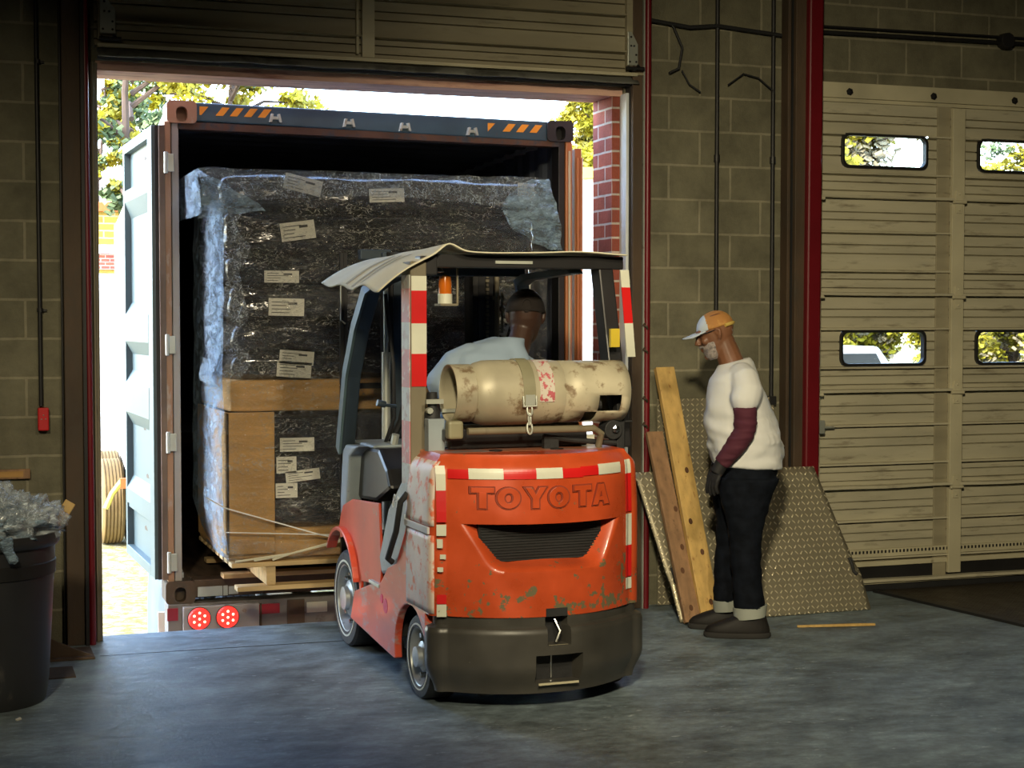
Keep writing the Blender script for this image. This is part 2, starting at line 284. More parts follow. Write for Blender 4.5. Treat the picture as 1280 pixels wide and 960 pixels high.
# ------------------------------------------------------------------ mesh helpers
class MB:
    def __init__(s): s.b = bmesh.new()
    def box(s, x0, x1, y0, y1, z0, z1, M=None):
        vs = [s.b.verts.new(Vector(p)) for p in ((x0,y0,z0),(x1,y0,z0),(x1,y1,z0),(x0,y1,z0),(x0,y0,z1),(x1,y0,z1),(x1,y1,z1),(x0,y1,z1))]
        if M is not None:
            for v in vs: v.co = M @ v.co
        for f in ((3,2,1,0),(4,5,6,7),(0,1,5,4),(1,2,6,5),(2,3,7,6),(3,0,4,7)): s.b.faces.new([vs[i] for i in f])
        return s
    def obox(s, c, size, rot=(0, 0, 0)):
        from mathutils import Euler
        M = Matrix.Translation(c) @ Euler(rot).to_matrix().to_4x4()
        a, b_, c_ = [q/2 for q in size]
        return s.box(-a, a, -b_, b_, -c_, c_, M)
    def prism(s, pts, d0, d1, axis='x', M=None):
        def P(u, v, d):
            q = Vector({'x': (d, u, v), 'y': (u, d, v), 'z': (u, v, d)}[axis]); return M @ q if M is not None else q
        a = [s.b.verts.new(P(u, v, d0)) for u, v in pts]; b_ = [s.b.verts.new(P(u, v, d1)) for u, v in pts]
        n = len(pts); s.b.faces.new(a); s.b.faces.new(b_[::-1])
        for i in range(n): s.b.faces.new((a[i], b_[i], b_[(i+1) % n], a[(i+1) % n]))
        return s
    def rings(s, rings, caps=True, closed=False):
        R = [[s.b.verts.new(Vector(p)) for p in r] for r in rings]; n = len(R[0])
        m = len(R)
        for i in range(m if closed else m-1):
            A, B = R[i], R[(i+1) % m]
            for j in range(n): s.b.faces.new((A[j], A[(j+1) % n], B[(j+1) % n], B[j]))
        if caps and not closed: s.b.faces.new(R[0][::-1]); s.b.faces.new(R[-1])
        return s
    def tube(s, pts, r, seg=10, closed=False):
        P = [Vector(p) for p in pts]; n = len(P); rr = r if isinstance(r, (list, tuple)) else [r]*n
        rings = []; prev = None
        for i in range(n):
            if closed: d = P[(i+1) % n]-P[i-1]
            else: d = P[min(i+1, n-1)]-P[max(i-1, 0)]
            d.normalize()
            if prev is None:
                u = d.orthogonal().normalized()
            else:
                u = (prev - d*prev.dot(d)).normalized()
            prev = u; v = d.cross(u)
            rings.append([P[i]+(u*cos(2*pi*k/seg)+v*sin(2*pi*k/seg))*rr[i] for k in range(seg)])
        return s.rings(rings, closed=closed)
    def cyl(s, p0, p1, r, seg=20, r2=None): return s.tube([p0, p1], [r, r if r2 is None else r2], seg)
    def lathe(s, prof, c, axis=(0, 0, 1), seg=32, a0=0, a1=2*pi):
        ax = Vector(axis).normalized(); u = ax.orthogonal().normalized(); v = ax.cross(u); c = Vector(c)
        rings = [[c+ax*h+(u*cos(a0+(a1-a0)*k/seg)+v*sin(a0+(a1-a0)*k/seg))*max(r, 1e-4) for k in range(seg)] for r, h in prof]
        return s.rings(rings)
    def sphere(s, c, r, seg=16, rg=10):
        rx, ry, rz = (r, r, r) if not isinstance(r, (tuple, list)) else r
        c = Vector(c); rings = []
        for i in range(rg+1):
            a = -pi/2+pi*i/rg; q = max(cos(a), 1e-3)
            rings.append([c+Vector((rx*q*cos(2*pi*k/seg), ry*q*sin(2*pi*k/seg), rz*sin(a))) for k in range(seg)])
        return s.rings(rings)
    def grid(s, nu, nv, fn, thick=None):
        G = [[s.b.verts.new(Vector(fn(i/(nu-1), j/(nv-1)))) for j in range(nv)] for i in range(nu)]
        for i in range(nu-1):
            for j in range(nv-1): s.b.faces.new((G[i][j], G[i+1][j], G[i+1][j+1], G[i][j+1]))
        return s
    def build(s, name, m, parent=None, smooth=False, bevel=0, bseg=2, solid=0, sub=0, world=True, disp=0, dscale=8, auto=True, uv=None, remesh=0, smoothit=0, fixn=True):
        b = s.b
        if fixn: bmesh.ops.recalc_face_normals(b, faces=b.faces)
        if parent is not None and world:
            Mi = WM(parent).inverted()
            for v in b.verts: v.co = Mi @ v.co
        if disp:
            for v in b.verts:
                v.co += Vector([noise.noise(v.co*dscale+Vector((k*7.3, 1.1*k, 5))) for k in range(3)])*disp
        if uv:
            L_ = b.loops.layers.uv.new('UVMap')
            for f in b.faces:
                for l in f.loops: l[L_].uv = uv(l.vert.co)
        me = bpy.data.meshes.new(name); b.to_mesh(me); b.free()
        ms = m if isinstance(m, (list, tuple)) else [m]
        for q in ms: me.materials.append(q)
        o = bpy.data.objects.new(name, me); COL.objects.link(o)
        if parent is not None: o.parent = parent
        if smooth:
            for p in me.polygons: p.use_smooth = True
            if auto: me.set_sharp_from_angle(angle=radians(38))
        if remesh:
            k = o.modifiers.new('r', 'REMESH'); k.mode = 'VOXEL'; k.voxel_size = remesh; k.use_smooth_shade = True
            if smoothit: k = o.modifiers.new('s', 'SMOOTH'); k.iterations = smoothit; k.factor = .6
            bake(o)
        if solid: k = o.modifiers.new('solid', 'SOLIDIFY'); k.thickness = solid; k.offset = 0
        if bevel: k = o.modifiers.new('bevel', 'BEVEL'); k.width = bevel; k.segments = bseg; k.limit_method = 'ANGLE'; k.angle_limit = radians(40)
        if sub: k = o.modifiers.new('sub', 'SUBSURF'); k.levels = sub; k.render_levels = sub
        return o
def bake(o):
    dg = bpy.context.evaluated_depsgraph_get(); dg.update()
    me = bpy.data.meshes.new_from_object(o.evaluated_get(dg)); mats = list(o.data.materials)
    o.modifiers.clear(); o.data = me
    if not me.materials:
        for q in mats: me.materials.append(q)
    for p in me.polygons: p.use_smooth = True
def WM(o):
    M = o.matrix_basis.copy()
    return WM(o.parent) @ M if o.parent else M
def tag(o, label=None, cat=None, group=None, kind=None):
    if label: o['label'] = label
    if cat: o['category'] = cat
    if group: o['group'] = group
    if kind: o['kind'] = kind
    return o
def empty(name, loc, rz=0, **kw):
    o = bpy.data.objects.new(name, None); COL.objects.link(o); o.location = loc; o.rotation_euler = (0, 0, rz); o.empty_display_size = .1
    return tag(o, **kw)
def struct(o, **kw): o['kind'] = 'structure'; return tag(o, **kw)
def copytree(o, parent=None):
    c = o.copy(); COL.objects.link(c)
    if parent is not None: c.parent = parent
    for ch in [q for q in COL.objects if q.parent == o]: copytree(ch, c)
    return c
def rrect(x0, x1, y0, y1, r, n=6):
    P = []
    for cx, cy, a in ((x1-r, y1-r, 0), (x0+r, y1-r, pi/2), (x0+r, y0+r, pi), (x1-r, y0+r, 1.5*pi)):
        for k in range(n+1): P.append((cx+r*cos(a+pi/2*k/n), cy+r*sin(a+pi/2*k/n)))
    return P

# ================================================================== BUILDING SHELL
OX0, OX1, OZ = .74, 3.70, 2.99           # dock opening
DX0, DX1, DZ = 4.94, 7.95, 3.0           # second doorway
b = MB()
b.box(-6, OX0, 0, .12, 0, 5.6).box(OX1, DX0, 0, .12, 0, 5.6).box(DX1, 12, 0, .12, 0, 5.6)
b.box(OX0, OX1, 0, .12, OZ+.02, 5.6).box(DX0, DX1, 0, .12, DZ, 5.6)
struct(b.build('wall_back', m_blk))
b = MB()     # outer leaf of brick
b.box(-6, OX0-.02, .12, .32, -1.15, 5.6).box(OX1, DX0, .12, .32, -1.15, 5.6).box(DX1, 12, .12, .32, -1.15, 5.6)
b.box(OX0-.02, OX1, .121, .32, OZ+.0, 5.6).box(DX0, DX1, .12, .32, DZ, 5.6)
b.box(OX0-.02, OX1, .0, .16, -1.15, -.2).box(DX0, DX1, .12, .32, -1.15, -.2)
struct(b.build('wall_brick_face', m_brick))
b = MB(); b.box(OX1-.06, OX1-.002, .04, .325, -.2, OZ); struct(b.build('trim_1', m_brick))   # brick jamb return
b = MB(); b.box(OX0-.02, OX1, .03, .33, OZ-.03, OZ+.02); struct(b.build('trim_2', m_soffit, disp=.003, dscale=5))
b = MB(); b.box(-6, 12, -16, .12, -.2, 0); struct(b.build('floor', m_floor))
b = MB(); b.box(-6, 12, -16, .32, 5.6, 5.8); struct(b.build('ceiling', mat('dark_ceiling', (.10, .09, .08), .9)))
b = MB(); b.box(-6.2, -6, -16, .32, 0, 5.6); struct(b.build('wall_left', m_blk))
b = MB(); b.box(12, 12.2, -16, .32, 0, 5.6); struct(b.build('wall_right', m_blk))
b = MB(); b.box(-6, 12, -16.2, -16, 0, 5.6); struct(b.build('wall_front', m_blk))
b = MB(); b.box(-80, 120, .32, 160, -1.3, -1.12); struct(b.build('ground', m_ground))
b = MB(); b.prism([(.70, -.40), (2.3, -.45), (2.3, -.442), (.70, -.392)], .0, .0015, 'z'); struct(b.build('trim_3', m_dark))
# ------- steel columns and guards beside the dock opening
t = empty('steel_column', (.63, -.06, 0), label='rusty brown steel door column with a red pipe, left of the dock opening', cat='column', group='steel columns along the back wall')
MB().box(.565, .655, -.10, -.005, 0, 5.5).build('web', m_rust, t, bevel=.004)
MB().box(.555, .562, -.05, -.004, 0, 5.5).build('shadow_gap', m_dark, t)
MB().box(.655, .672, -.13, -.005, 0, 5.5).build('flange', m_dark, t)
MB().cyl((.690, -.10, 0), (.672, -.10, 5.5), .017, 14).build('red_pipe', m_redp, t, smooth=True)
MB().box(.700, .742, -.03, .06, 0, 2.99).box(.716, .728, -.05, -.03, 0, 2.99).box(.742, .748, -.02, .10, 0, 2.99).build('door_track', m_olive, t, bevel=.003)
g = empty('corner_gusset', (.60, -.3, 0), label='brown triangular steel wheel guard on the floor by the bin', cat='wheel guard')
MB().prism([(.36, .165), (.50, .085), (.66, .012), (.66, 0), (.36, 0)], -.42, -.405, 'y').build('gusset_plate', m_rust, g, bevel=.003)
MB().box(.33, .67, -.47, -.20, 0, .012).build('base_plate', m_rust, g, bevel=.003)
MB().box(.20, .55, -.86, -.62, 0, .006).build('floor_plate', m_rust, g)

t = empty('steel_column', (3.78, -.06, 0), label='dark steel door column with a red pipe, right of the dock opening', cat='column', group='steel columns along the back wall')
MB().box(3.715, 3.775, -.09, -.004, 0, 5.5).build('web', m_rust, t, bevel=.004)
MB().box(3.690, 3.708, -.05, .05, 0, 2.97).build('edge_strip', m_white, t, bevel=.002)
MB().box(3.708, 3.716, -.06, .05, 0, 5.5).build('shadow_gap', m_dark, t)
MB().box(3.777, 3.786, -.10, -.05, 0, 5.5).build('track_lip', m_galv, t)
MB().box(3.785, 3.80, -.05, -.004, 0, 5.5).build('flange', m_dark, t)
MB().cyl((3.803, -.09, 0), (3.812, -.09, 5.5), .019, 14).build('red_pipe', m_redp, t, smooth=True)
bb = MB()
for z in (.62, 1.05, 1.20, 1.62, 1.48): bb.tube([(3.80, -.115, z), (3.79, -.125, z+.012), (3.775, -.11, z+.02), (3.79, -.10, z+.03)], .006, 8)
bb.build('tie_wire', m_rust, t, smooth=True)

t = empty('steel_column', (4.84, -.08, 0), label='brown and red steel column between the block wall and the right door', cat='column', group='steel columns along the back wall')
MB().box(4.715, 4.745, -.09, -.004, 0, 5.5).box(4.745, 4.82, -.13, -.004, 0, 5.5).build('web', m_rust, t, bevel=.004)
MB().prism([(4.80, 0), (4.895, 0), (4.915, 5.5), (4.82, 5.5)], -.17, -.06, 'y').build('red_guard', m_redp, t, bevel=.012)
MB().box(4.733, 4.748, -.10, -.088, 0, 5.5).build('shadow_gap', m_dark, t)

# ------- ribbed door panels
FR = [(.02,0),(.12,0),(.125,.008),(.135,0),(.20,0),(.207,.008),(.217,0),(.315,0),(.322,-.012),(.34,-.014),(.35,.006),(.36,0),(.455,0),(.462,.008),(.472,0),(.545,0),(.552,.008),(.562,0),(.715,0),(.722,-.012),(.74,-.014),(.75,.006),(.76,0),(.81,0),(.815,.008),(.825,0),(.9,0),(.905,.008),(.915,0),(.95,0),(.957,-.020),(.985,-.022),(.992,.012),(.997,.0),(1.0,.0)]
def ribs(b_, x0, x1, ztop, h, yb, f0=0, f1=1, wav=0):
    P = [(max(f0, min(f1, f)), y) for f, y in FR if f0 <= f <= f1]
    P = [(f0, 0)]+[p for p in P if f0 < p[0] < f1]+[(f1, P[-1][1] if f1 == 1 else 0)]
    n = max(2, int((x1-x0)/.12)+1)
    def fn(i, j):
        f, y = P[int(round(j*(len(P)-1)))]; x = x0+(x1-x0)*i
        return (x, yb+y*2.3, ztop-f*h+(wav*noise.noise(Vector((x*1.7, ztop*3, 0))) if f > .9 or f < .03 else 0))
    b_.grid(n, len(P), fn)
def hinge(name, x, z, y, parent, m=m_galv):
    MB().prism([(x-.02, z-.07), (x+.02, z-.07), (x+.028, z-.02), (x+.028, z+.02), (x+.02, z+.07), (x-.02, z+.07), (x-.028, z+.02), (x-.028, z-.02)], y-.008, y, 'y').cyl((x-.045, y-.014, z), (x+.045, y-.014, z), .011, 10).sphere((x, y-.01, z+.05), .007, 8, 6).sphere((x, y-.01, z-.05), .007, 8, 6).build(name, m, parent, bevel=.002)

# the right (closed) overhead door
D2 = empty('door_2', (6.4, -.02, 0), kind='structure', label='closed cream ribbed overhead door with four small windows', cat='door')
ZS = [2.99, 2.40, 1.81, 1.22, .63, .05]
MULL = [(4.96, 5.79), (5.98, 6.83), (7.02, 7.86)]
WIN = [(5.13, 5.71), (6.10, 6.68), (7.12, 7.70)]
mglass = bpy.data.materials.new('window_glass'); mglass.use_nodes = True
nt = mglass.node_tree; nt.nodes.clear(); oo = nt.nodes.new('ShaderNodeOutputMaterial'); tr = nt.nodes.new('ShaderNodeBsdfTransparent'); gl = nt.nodes.new('ShaderNodeBsdfGlossy'); gl.inputs['Roughness'].default_value = .08; mxx = nt.nodes.new('ShaderNodeMixShader'); mxx.inputs[0].default_value = .08
tr.inputs[0].default_value = (.93, .95, .92, 1); nt.links.new(tr.outputs[0], mxx.inputs[1]); nt.links.new(gl.outputs[0], mxx.inputs[2]); nt.links.new(mxx.outputs[0], oo.inputs[0])
for k in range(5):
    zt = ZS[k]; h = ZS[k]-ZS[k+1]; b = MB()
    if k in (0, 2):
        zc = (2.79, 2.605) if k == 0 else (1.597, 1.40)
        f0, f1 = (zt-zc[0]-.004)/h, (zt-zc[1]+.004)/h
        for (a0, a1) in WIN: pass
        edges = [DX0-.02]+[q for p in WIN for q in p]+[DX1+.02]
        for e in range(0, len(edges)-1):
            if e % 2 == 0: ribs(b, edges[e], edges[e+1], zt, h, -.02)
            else:
                ribs(b, edges[e], edges[e+1], zt, h, -.02, 0, f0); ribs(b, edges[e], edges[e+1], zt, h, -.02, f1, 1)
    else: ribs(b, DX0-.02, DX1+.02, zt, h, -.02, wav=.012 if k > 1 else .003)
    b.build('door_panel', m_door, D2)
    if k in (0, 2):
        for (a0, a1) in WIN:
            outer = rrect(a0-.013, a1+.013, zc[1]-.013, zc[0]+.013, .048, 6); inner = rrect(a0+.004, a1-.004, zc[1]+.004, zc[0]-.004, .04, 6)
            fb = MB(); n = len(outer)
            A = [[(u, y, v) for u, v in q] for q, y in ((outer, .0), (outer, -.040), (inner, -.040), (inner, .0))]
            fb.rings(A, closed=True)
            fr = fb.build('window_gasket', m_dark, D2, bevel=.002)
            MB().prism(inner, -.018, -.014, 'y').build('pane', mglass, fr)
b = MB()
for x0, x1 in ((4.905, 4.965), (5.885, 5.975), (6.93, 7.02), (7.90, 7.96)): 
    for k in range(5): b.box(x0, x1, -.062, -.034, ZS[k+1]+.012+.03*(k == 4), ZS[k]-.012)
b.build('stile', m_header, D2, bevel=.003)
b = MB(); [b.box(4.93, 7.96, -.012, -.004, z-.05, z+.04) for z in ZS[1:5]]; b.build('joint_backing', m_doord, D2)  # unseen strips added behind the joints to keep daylight from leaking through
b = MB()
for x0, x1 in ((5.79, 5.884), (6.835, 6.929)): b.box(x0, x1, -.034, -.024, .06, 2.99)
b.build('stile_shadow', m_doord, D2, bevel=.003)  # darker strips put in as the shade beside the stiles
for x in (4.93, 5.93, 6.975):
    for k in range(1, 5): hinge('hinge', x, ZS[k], -.062, D2, m_header)
b = MB()
for k in range(1, 5): b.tube([(4.93, -.085, ZS[k]), (4.90, -.10, ZS[k]+.004), (4.90, -.10, ZS[k]+.02), (4.94, -.09, ZS[k]+.02)], .006, 8).cyl((4.90, -.09, ZS[k]), (4.925, -.09, ZS[k]), .02, 14)
b.build('roller', m_dark, D2, smooth=True)
MB().box(4.905, 4.985, -.085, -.06, .985, 1.065).box(4.985, 5.06, -.07, -.062, 1.015, 1.028).build('slide_bolt', m_galv, D2, bevel=.003)
MB().box(4.96, 7.95, -.046, -.024, .215, .262).build('perforated_strip', m_header, D2)
b = MB()
for k in range(110):
    x = 5.02+k*.0262; b.box(x-.006, x+.006, -.0475, -.046, .236, .254)
tag(b.build('perforation', m_dark, D2), kind='stuff')
MB().box(4.94, 7.95, -.042, -.02, .155, .185).box(4.94, 7.95, -.05, -.022, .045, .075).build('bottom_rail', m_header, D2, bevel=.004)
MB().box(4.94, 7.95, -.028, -.018, .075, .155).build('dark_bottom_band', m_dark, D2)
MB().box(4.90, 7.98, -.035, .0, .0, .046).build('bottom_seal', m_black, D2, bevel=.006)
H = struct(MB().box(4.93, 7.98, -.05, -.004, 3.008, 3.10).box(4.95, 7.98, -.035, -.01, 2.985, 3.008).build('trim_4', m_header, bevel=.003))
for x in (5.156, 5.748, 6.342, 6.93):
    q = MB().lathe([(.016, 0), (.016, .004), (.006, .006), (.0, .014)], (x, -.054, 3.045), (0, -1, 0), 6); q.cyl((x, -.05, 3.045), (x, -.056, 3.045), .023, 6)
    q.build('bolt', m_dark, H)

# the raised door over the dock
D1 = empty('door_1', (2.2, -.03, 3), kind='structure', label='raised ribbed overhead door above the dock opening', cat='door')
for z1, h in ((3.58, .52), (4.15, .57), (4.72, .57)):
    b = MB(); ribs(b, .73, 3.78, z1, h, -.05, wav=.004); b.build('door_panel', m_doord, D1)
MB().box(2.13, 2.20, -.085, -.05, 3.06, 4.7).box(2.10, 2.115, -.075, -.05, 3.1, 4.7).build('stile', m_header, D1, bevel=.003)
MB().box(3.68, 3.745, -.085, -.05, 3.1, 4.7).box(.745, .76, -.085, -.05, 3.1, 4.7).build('end_stile', m_doord, D1, bevel=.003)
b = MB(); b.grid(60, 12, lambda u, v: (.745+u*3.0, -.075+.035*cos(v*pi)+.012*noise.noise(Vector((u*22, 3, 0))), 3.075-v*.062+.008*noise.noise(Vector((u*14, 1, v)))))
b.build('bottom_seal', m_grey, D1, smooth=True, solid=.008)
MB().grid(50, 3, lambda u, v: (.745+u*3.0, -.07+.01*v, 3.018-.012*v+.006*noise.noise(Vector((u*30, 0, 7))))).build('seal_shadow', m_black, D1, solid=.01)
MB().box(.745, 3.74, -.10, -.055, 3.062, 3.078).build('bottom_bar', m_header, D1, disp=.006, dscale=4)
for x0, x1, zz in ((.755, .835, 3.13), (3.678, 3.742, 3.12)):
    p = MB().prism([(x0, zz), (x1, zz), (x1, zz+.12), (x0+.025, zz+.19), (x0, zz+.19)], -.10, -.088, 'y').build('corner_bracket', m_galv, D1, bevel=.003)
    q = MB()
    for dx, dz in ((.2, .02), (.8, .02), (.8, .06), (.3, .11), (.6, .11), (.3, .16)): q.cyl((x0+(x1-x0)*dx, -.1005, zz+dz), (x0+(x1-x0)*dx, -.104, zz+dz), .006, 8)
    q.build('bolt', m_dark, p)
b = MB()
for x in (.80, 3.71): b.tube([(x-.04, -.11, 3.11), (x, -.12, 3.09), (x+.04, -.115, 3.105), (x+.02, -.12, 3.12)], .008, 8).cyl((x-.05, -.12, 3.10), (x+.06, -.12, 3.10), .011, 10)
b.build('roller', m_dark, D1, smooth=True)

# conduits, wires, boxes
t = empty('wall_conduit', (.45, -.02, 1.2), label='thin dark conduit dropping down the left block wall to a red box', cat='conduit', group='conduits on the block wall')
MB().tube([(.446, -.022, 5.5), (.448, -.022, 3.0), (.452, -.022, 1.23)], .011, 12).build('pipe', m_dark, t, smooth=True)
b = MB()
for z in (2.98, 1.72): b.cyl((.452, -.022, z-.01), (.452, -.022, z+.01), .016, 12).box(.455, .485, -.02, -.004, z-.006, z+.006)
b.build('clip', m_dark, t)
t = empty('alarm_box', (.462, -.03, 1.11), label='small red electrical box on the left block wall under the conduit', cat='electrical box')
MB().box(.434, .488, -.055, -.004, 1.105, 1.222).build('housing', m_redbox, t, bevel=.006)
b = MB()
for x, z in ((.461, 1.185), (.452, 1.165), (.472, 1.165)): b.sphere((x, -.056, z), .0035, 8, 6)
b.build('screw', m_galv, t)
for (x, z0, lab) in ((4.283, 1.6, 'vertical dark conduit on the block wall ending behind the standing worker'), (4.652, 1.215, 'vertical dark conduit nearer the brown and red column')):
    t = empty('wall_conduit', (x, -.02, z0), label=lab, cat='conduit', group='conduits on the block wall')
    MB().tube([(x, -.022, 5.5), (x, -.022, z0)], .013, 12).build('pipe', m_dark, t, smooth=True)
    MB().box(x-.02, x+.02, -.05, -.004, z0-.05, z0).cyl((x, -.022, 2.6), (x, -.022, 2.64), .018, 12).build('clip', m_dark, t)
t = empty('wall_conduit', (6.3, -.03, 3.41), label='horizontal dark conduit and round junction box above the right door', cat='conduit', group='conduits on the block wall')
MB().tube([(4.90, -.03, 3.395), (7.9, -.03, 3.42)], .012, 10).tube([(4.90, -.03, 3.43), (7.9, -.03, 3.455)], .007, 8).build('pipe', m_dark, t, smooth=True)
MB().cyl((6.28, -.004, 3.415), (6.28, -.07, 3.415), .05, 10).build('junction_box', m_dark, t, bevel=.004)
t = empty('cable_run', (4.25, -.03, 3.4), label='loose black cables strung across the upper block wall', cat='cable')
MB().tube([(3.82, -.03, 3.40), (4.1, -.035, 3.37), (4.28, -.03, 3.39), (4.7, -.03, 3.36)], .012, 8).build('cable', m_black, t, smooth=True)
MB().tube([(3.99, -.03, 3.38), (4.05, -.035, 3.25), (4.03, -.03, 3.13), (3.97, -.03, 3.10)], .008, 8).tube([(4.05, -.03, 3.12), (4.10, -.03, 3.04), (4.17, -.03, 3.00)], .005, 6).tube([(4.35, -.03, 3.05), (4.45, -.03, 3.12), (4.55, -.03, 3.10), (4.66, -.03, 3.02)], .005, 6).build('hanging_wire', m_black, t, smooth=True)

# ------- right floor: dark diamond plate of the second dock leveler
t = empty('dock_leveler', (5.9, -.4, 0), label='dark diamond-pattern dock leveler plate in the floor by the right door', cat='dock leveler')
MB().prism([(5.40, -.06), (7.7, -.06), (7.7, -1.75), (5.62, -1.75)], .0, .010, 'z').build('deck_plate', m_plate2, t, uv=lambda c: (c.x, c.y))
MB().prism([(5.34, -.06), (5.40, -.06), (5.62, -1.75), (5.56, -1.75)], .0, .016, 'z').build('edge_angle', m_dark, t)

# ================================================================== OUTSIDE
def pine(x, y, h, r, name, label, seed, z0=-1.12, dens=1.0, m1=m_leafy, m2=m_leafg, trunk_r=.14, low=.25, group=None, nb=26, ls=.07):
    rnd = random.Random(seed); root = empty(name, (x, y, z0), label=label, cat='tree', group=group or 'trees outside')
    tb = MB(); P = [(x+.15*sin(k*1.3), y+.15*cos(k), z0+h*k/6) for k in range(7)]
    tb.tube(P, [trunk_r*(1-.14*k) for k in range(7)], 8)
    fo = [MB(), MB()]
    for k in range(nb):
        f = low+(1-low)*k/nb; z = z0+h*f; a = rnd.uniform(0, 2*pi); L = r*(1.15-f*.75)*rnd.uniform(.6, 1.1)
        e = Vector((x+cos(a)*L, y+sin(a)*L, z+L*rnd.uniform(.15, .55))); mid = Vector((x, y, z)).lerp(e, .5)+Vector((0, 0, .12*L))
        tb.tube([(x, y, z), mid, e], [.055, .035, .012], 6)
        for c in range(int(5*dens)):
            p = Vector((x, y, z)).lerp(e, rnd.uniform(.35, 1.05))+Vector([rnd.uniform(-.3, .3) for _ in range(3)])*r*.3
            cr = rnd.uniform(.16, .34)*r*.55; which = fo[0] if rnd.random() < .68 else fo[1]
            for q in range(int(46*(.11/ls)**1.3)):
                d = Vector([rnd.gauss(0, 1) for _ in range(3)]).normalized()*cr*rnd.uniform(.2, 1); d.z *= .55; c0 = p+d
                u = Vector([rnd.uniform(-1, 1) for _ in range(3)]).normalized()*ls; v = u.orthogonal().normalized()*ls*.6
                vs = [which.b.verts.new(c0+s_) for s_ in (-u-v, u-v, u+v, -u+v)]; which.b.faces.new(vs)
    tb.build('trunk', m_bark, root, smooth=True)
    fo[0].build('foliage', m1, root, fixn=False); fo[1].build('foliage', m2, root, fixn=False)
    return root
pine(3.35, 22.5, 10.6, 2.3, 'pine_tree', 'tall yellow-green pine seen beside the container at upper left', 1, dens=1.0, low=.42)
pine(5.9, 26.5, 9.6, 2.8, 'pine_tree', 'pine crown showing over the container roof corner', 5, dens=1.2, low=.45)
pine(4.5, 41.5, 10, 2.2, 'pine_tree', 'low golden tree over the roof of the yellow brick building', 9, dens=1.3, low=.3)
pine(14.9, 27.5, 8.2, 1.9, 'broadleaf_tree', 'yellow tree behind the white building seen right of the container', 11, dens=1.3, low=.3, m2=m_leafy)
for i, (x, y, h, lab) in enumerate(((12.5, 13.5, 8.2, 'yellow-green tree seen through the upper left door window'), (22.5, 19.0, 9.4, 'yellow tree seen through the upper right door window'), (18.6, 22, 3.8, 'golden bush seen through the lower left door window'), (25.2, 25.0, 4.2, 'golden bush seen through the lower right door window'))):
    pine(x, y, h, (2.6, 3.0, 2.2, 2.8)[i], 'broadleaf_tree', lab, 20+i, dens=(2.6, 2.6, 5, 5)[i], low=(.42, .40, .0, .0)[i], ls=.06, m1=m_leafy, m2=mat('pale_autumn_leaves', (.24, .20, .12), .8) if i != 1 else m_leafg)
# brick building far left
t = empty('brick_building', (3, 30, -1.12), label='yellow brick building with an orange roof behind the container', cat='building')
MB().box(-3, 8, 30, 38, 3.42, 4.2).build('upper_wall', m_ybrick, t)
MB().box(-3.1, 8, 29.9, 38, 4.2, 4.42).build('roof', m_roofo, t)
MB().box(-3, 8, 29.95, 38, 3.22, 3.42).build('white_band', m_wallw, t)
MB().box(-3, 8, 30, 38, 2.85, 3.22).build('red_brick_band', m_brick, t)
MB().box(-3, 8, 30.05, 38, -1.12, 2.85).build('lower_wall', m_ybrick, t)
b = MB(); [b.box(x, x+.75, 29.9, 30.05, -.2, 2.75) for x in (-2.4, -.6, 1.2, 2.95, 5.2)]; b.build('window_frame', m_wallw, t)
b = MB(); [b.box(x+.12, x+.4, 29.86, 29.91, .8, 2.5) for x in (-2.4, -.6, 1.2, 3.1, 5.2)]; b.build('pane', m_dark, t)
t = empty('rooftop_unit', (3.9, 31, 4.42), label='white slatted air unit on the orange roof', cat='air unit')
MB().box(3.55, 4.35, 30.6, 31.6, 4.42, 5.05).build('housing', m_wallw, t, bevel=.02)
b = MB(); [b.box(3.62+k*.09, 3.66+k*.09, 30.57, 30.6, 4.5, 4.97) for k in range(8)]; b.build('slats', m_fgrey, t)
def vehicle(name, label, x, y, Lx, Ly, zt, cat):
    t = empty(name, (x, y, -1.12), label=label, cat=cat, group='white vans parked outside')
    MB().prism([(x-Lx/2, -.65), (x+Lx/2, -.65), (x+Lx/2, zt*.4+.1), (x+Lx*.38, zt), (x-Lx*.45, zt), (x-Lx/2, zt*.6)], y-Ly/2, y+Ly/2, 'y').build('body', m_wallw, t, bevel=.08)
    MB().prism([(x+Lx*.2, zt*.55), (x+Lx*.42, zt*.55), (x+Lx*.36, zt*.9), (x+Lx*.2, zt*.9)], y-Ly/2-.02, y-Ly/2, 'y').build('window', m_dark, t)
    for sx in (-.33, .33):
        for sy in (-1, 1): MB().cyl((x+Lx*sx, y+sy*(Ly/2-.02), -.77), (x+Lx*sx, y+sy*(Ly/2-.25), -.77), .35, 20).build('wheel', m_black, t, smooth=True)
vehicle('parked_van', 'white van parked outside, seen in the gap left of the container', 2.9, 20, 4.4, 1.9, 1.25, 'van')
vehicle('parked_van', 'white van seen through the lower left door window', 13.5, 16.2, 4.2, 1.9, 1.22, 'van')
t = empty('white_building', (10.5, 15, -1.12), label='white building with a yellow roof edge, right of the container', cat='building')
MB().box(8.9, 11.2, 16, 24, -1.12, 4.02).build('wall', m_wallw, t)
MB().prism([(8.8, 4.12), (11.3, 4.24), (11.3, 4.06), (8.8, 3.94)], 15.9, 24, 'y').build('roof_edge', m_roofy, t)

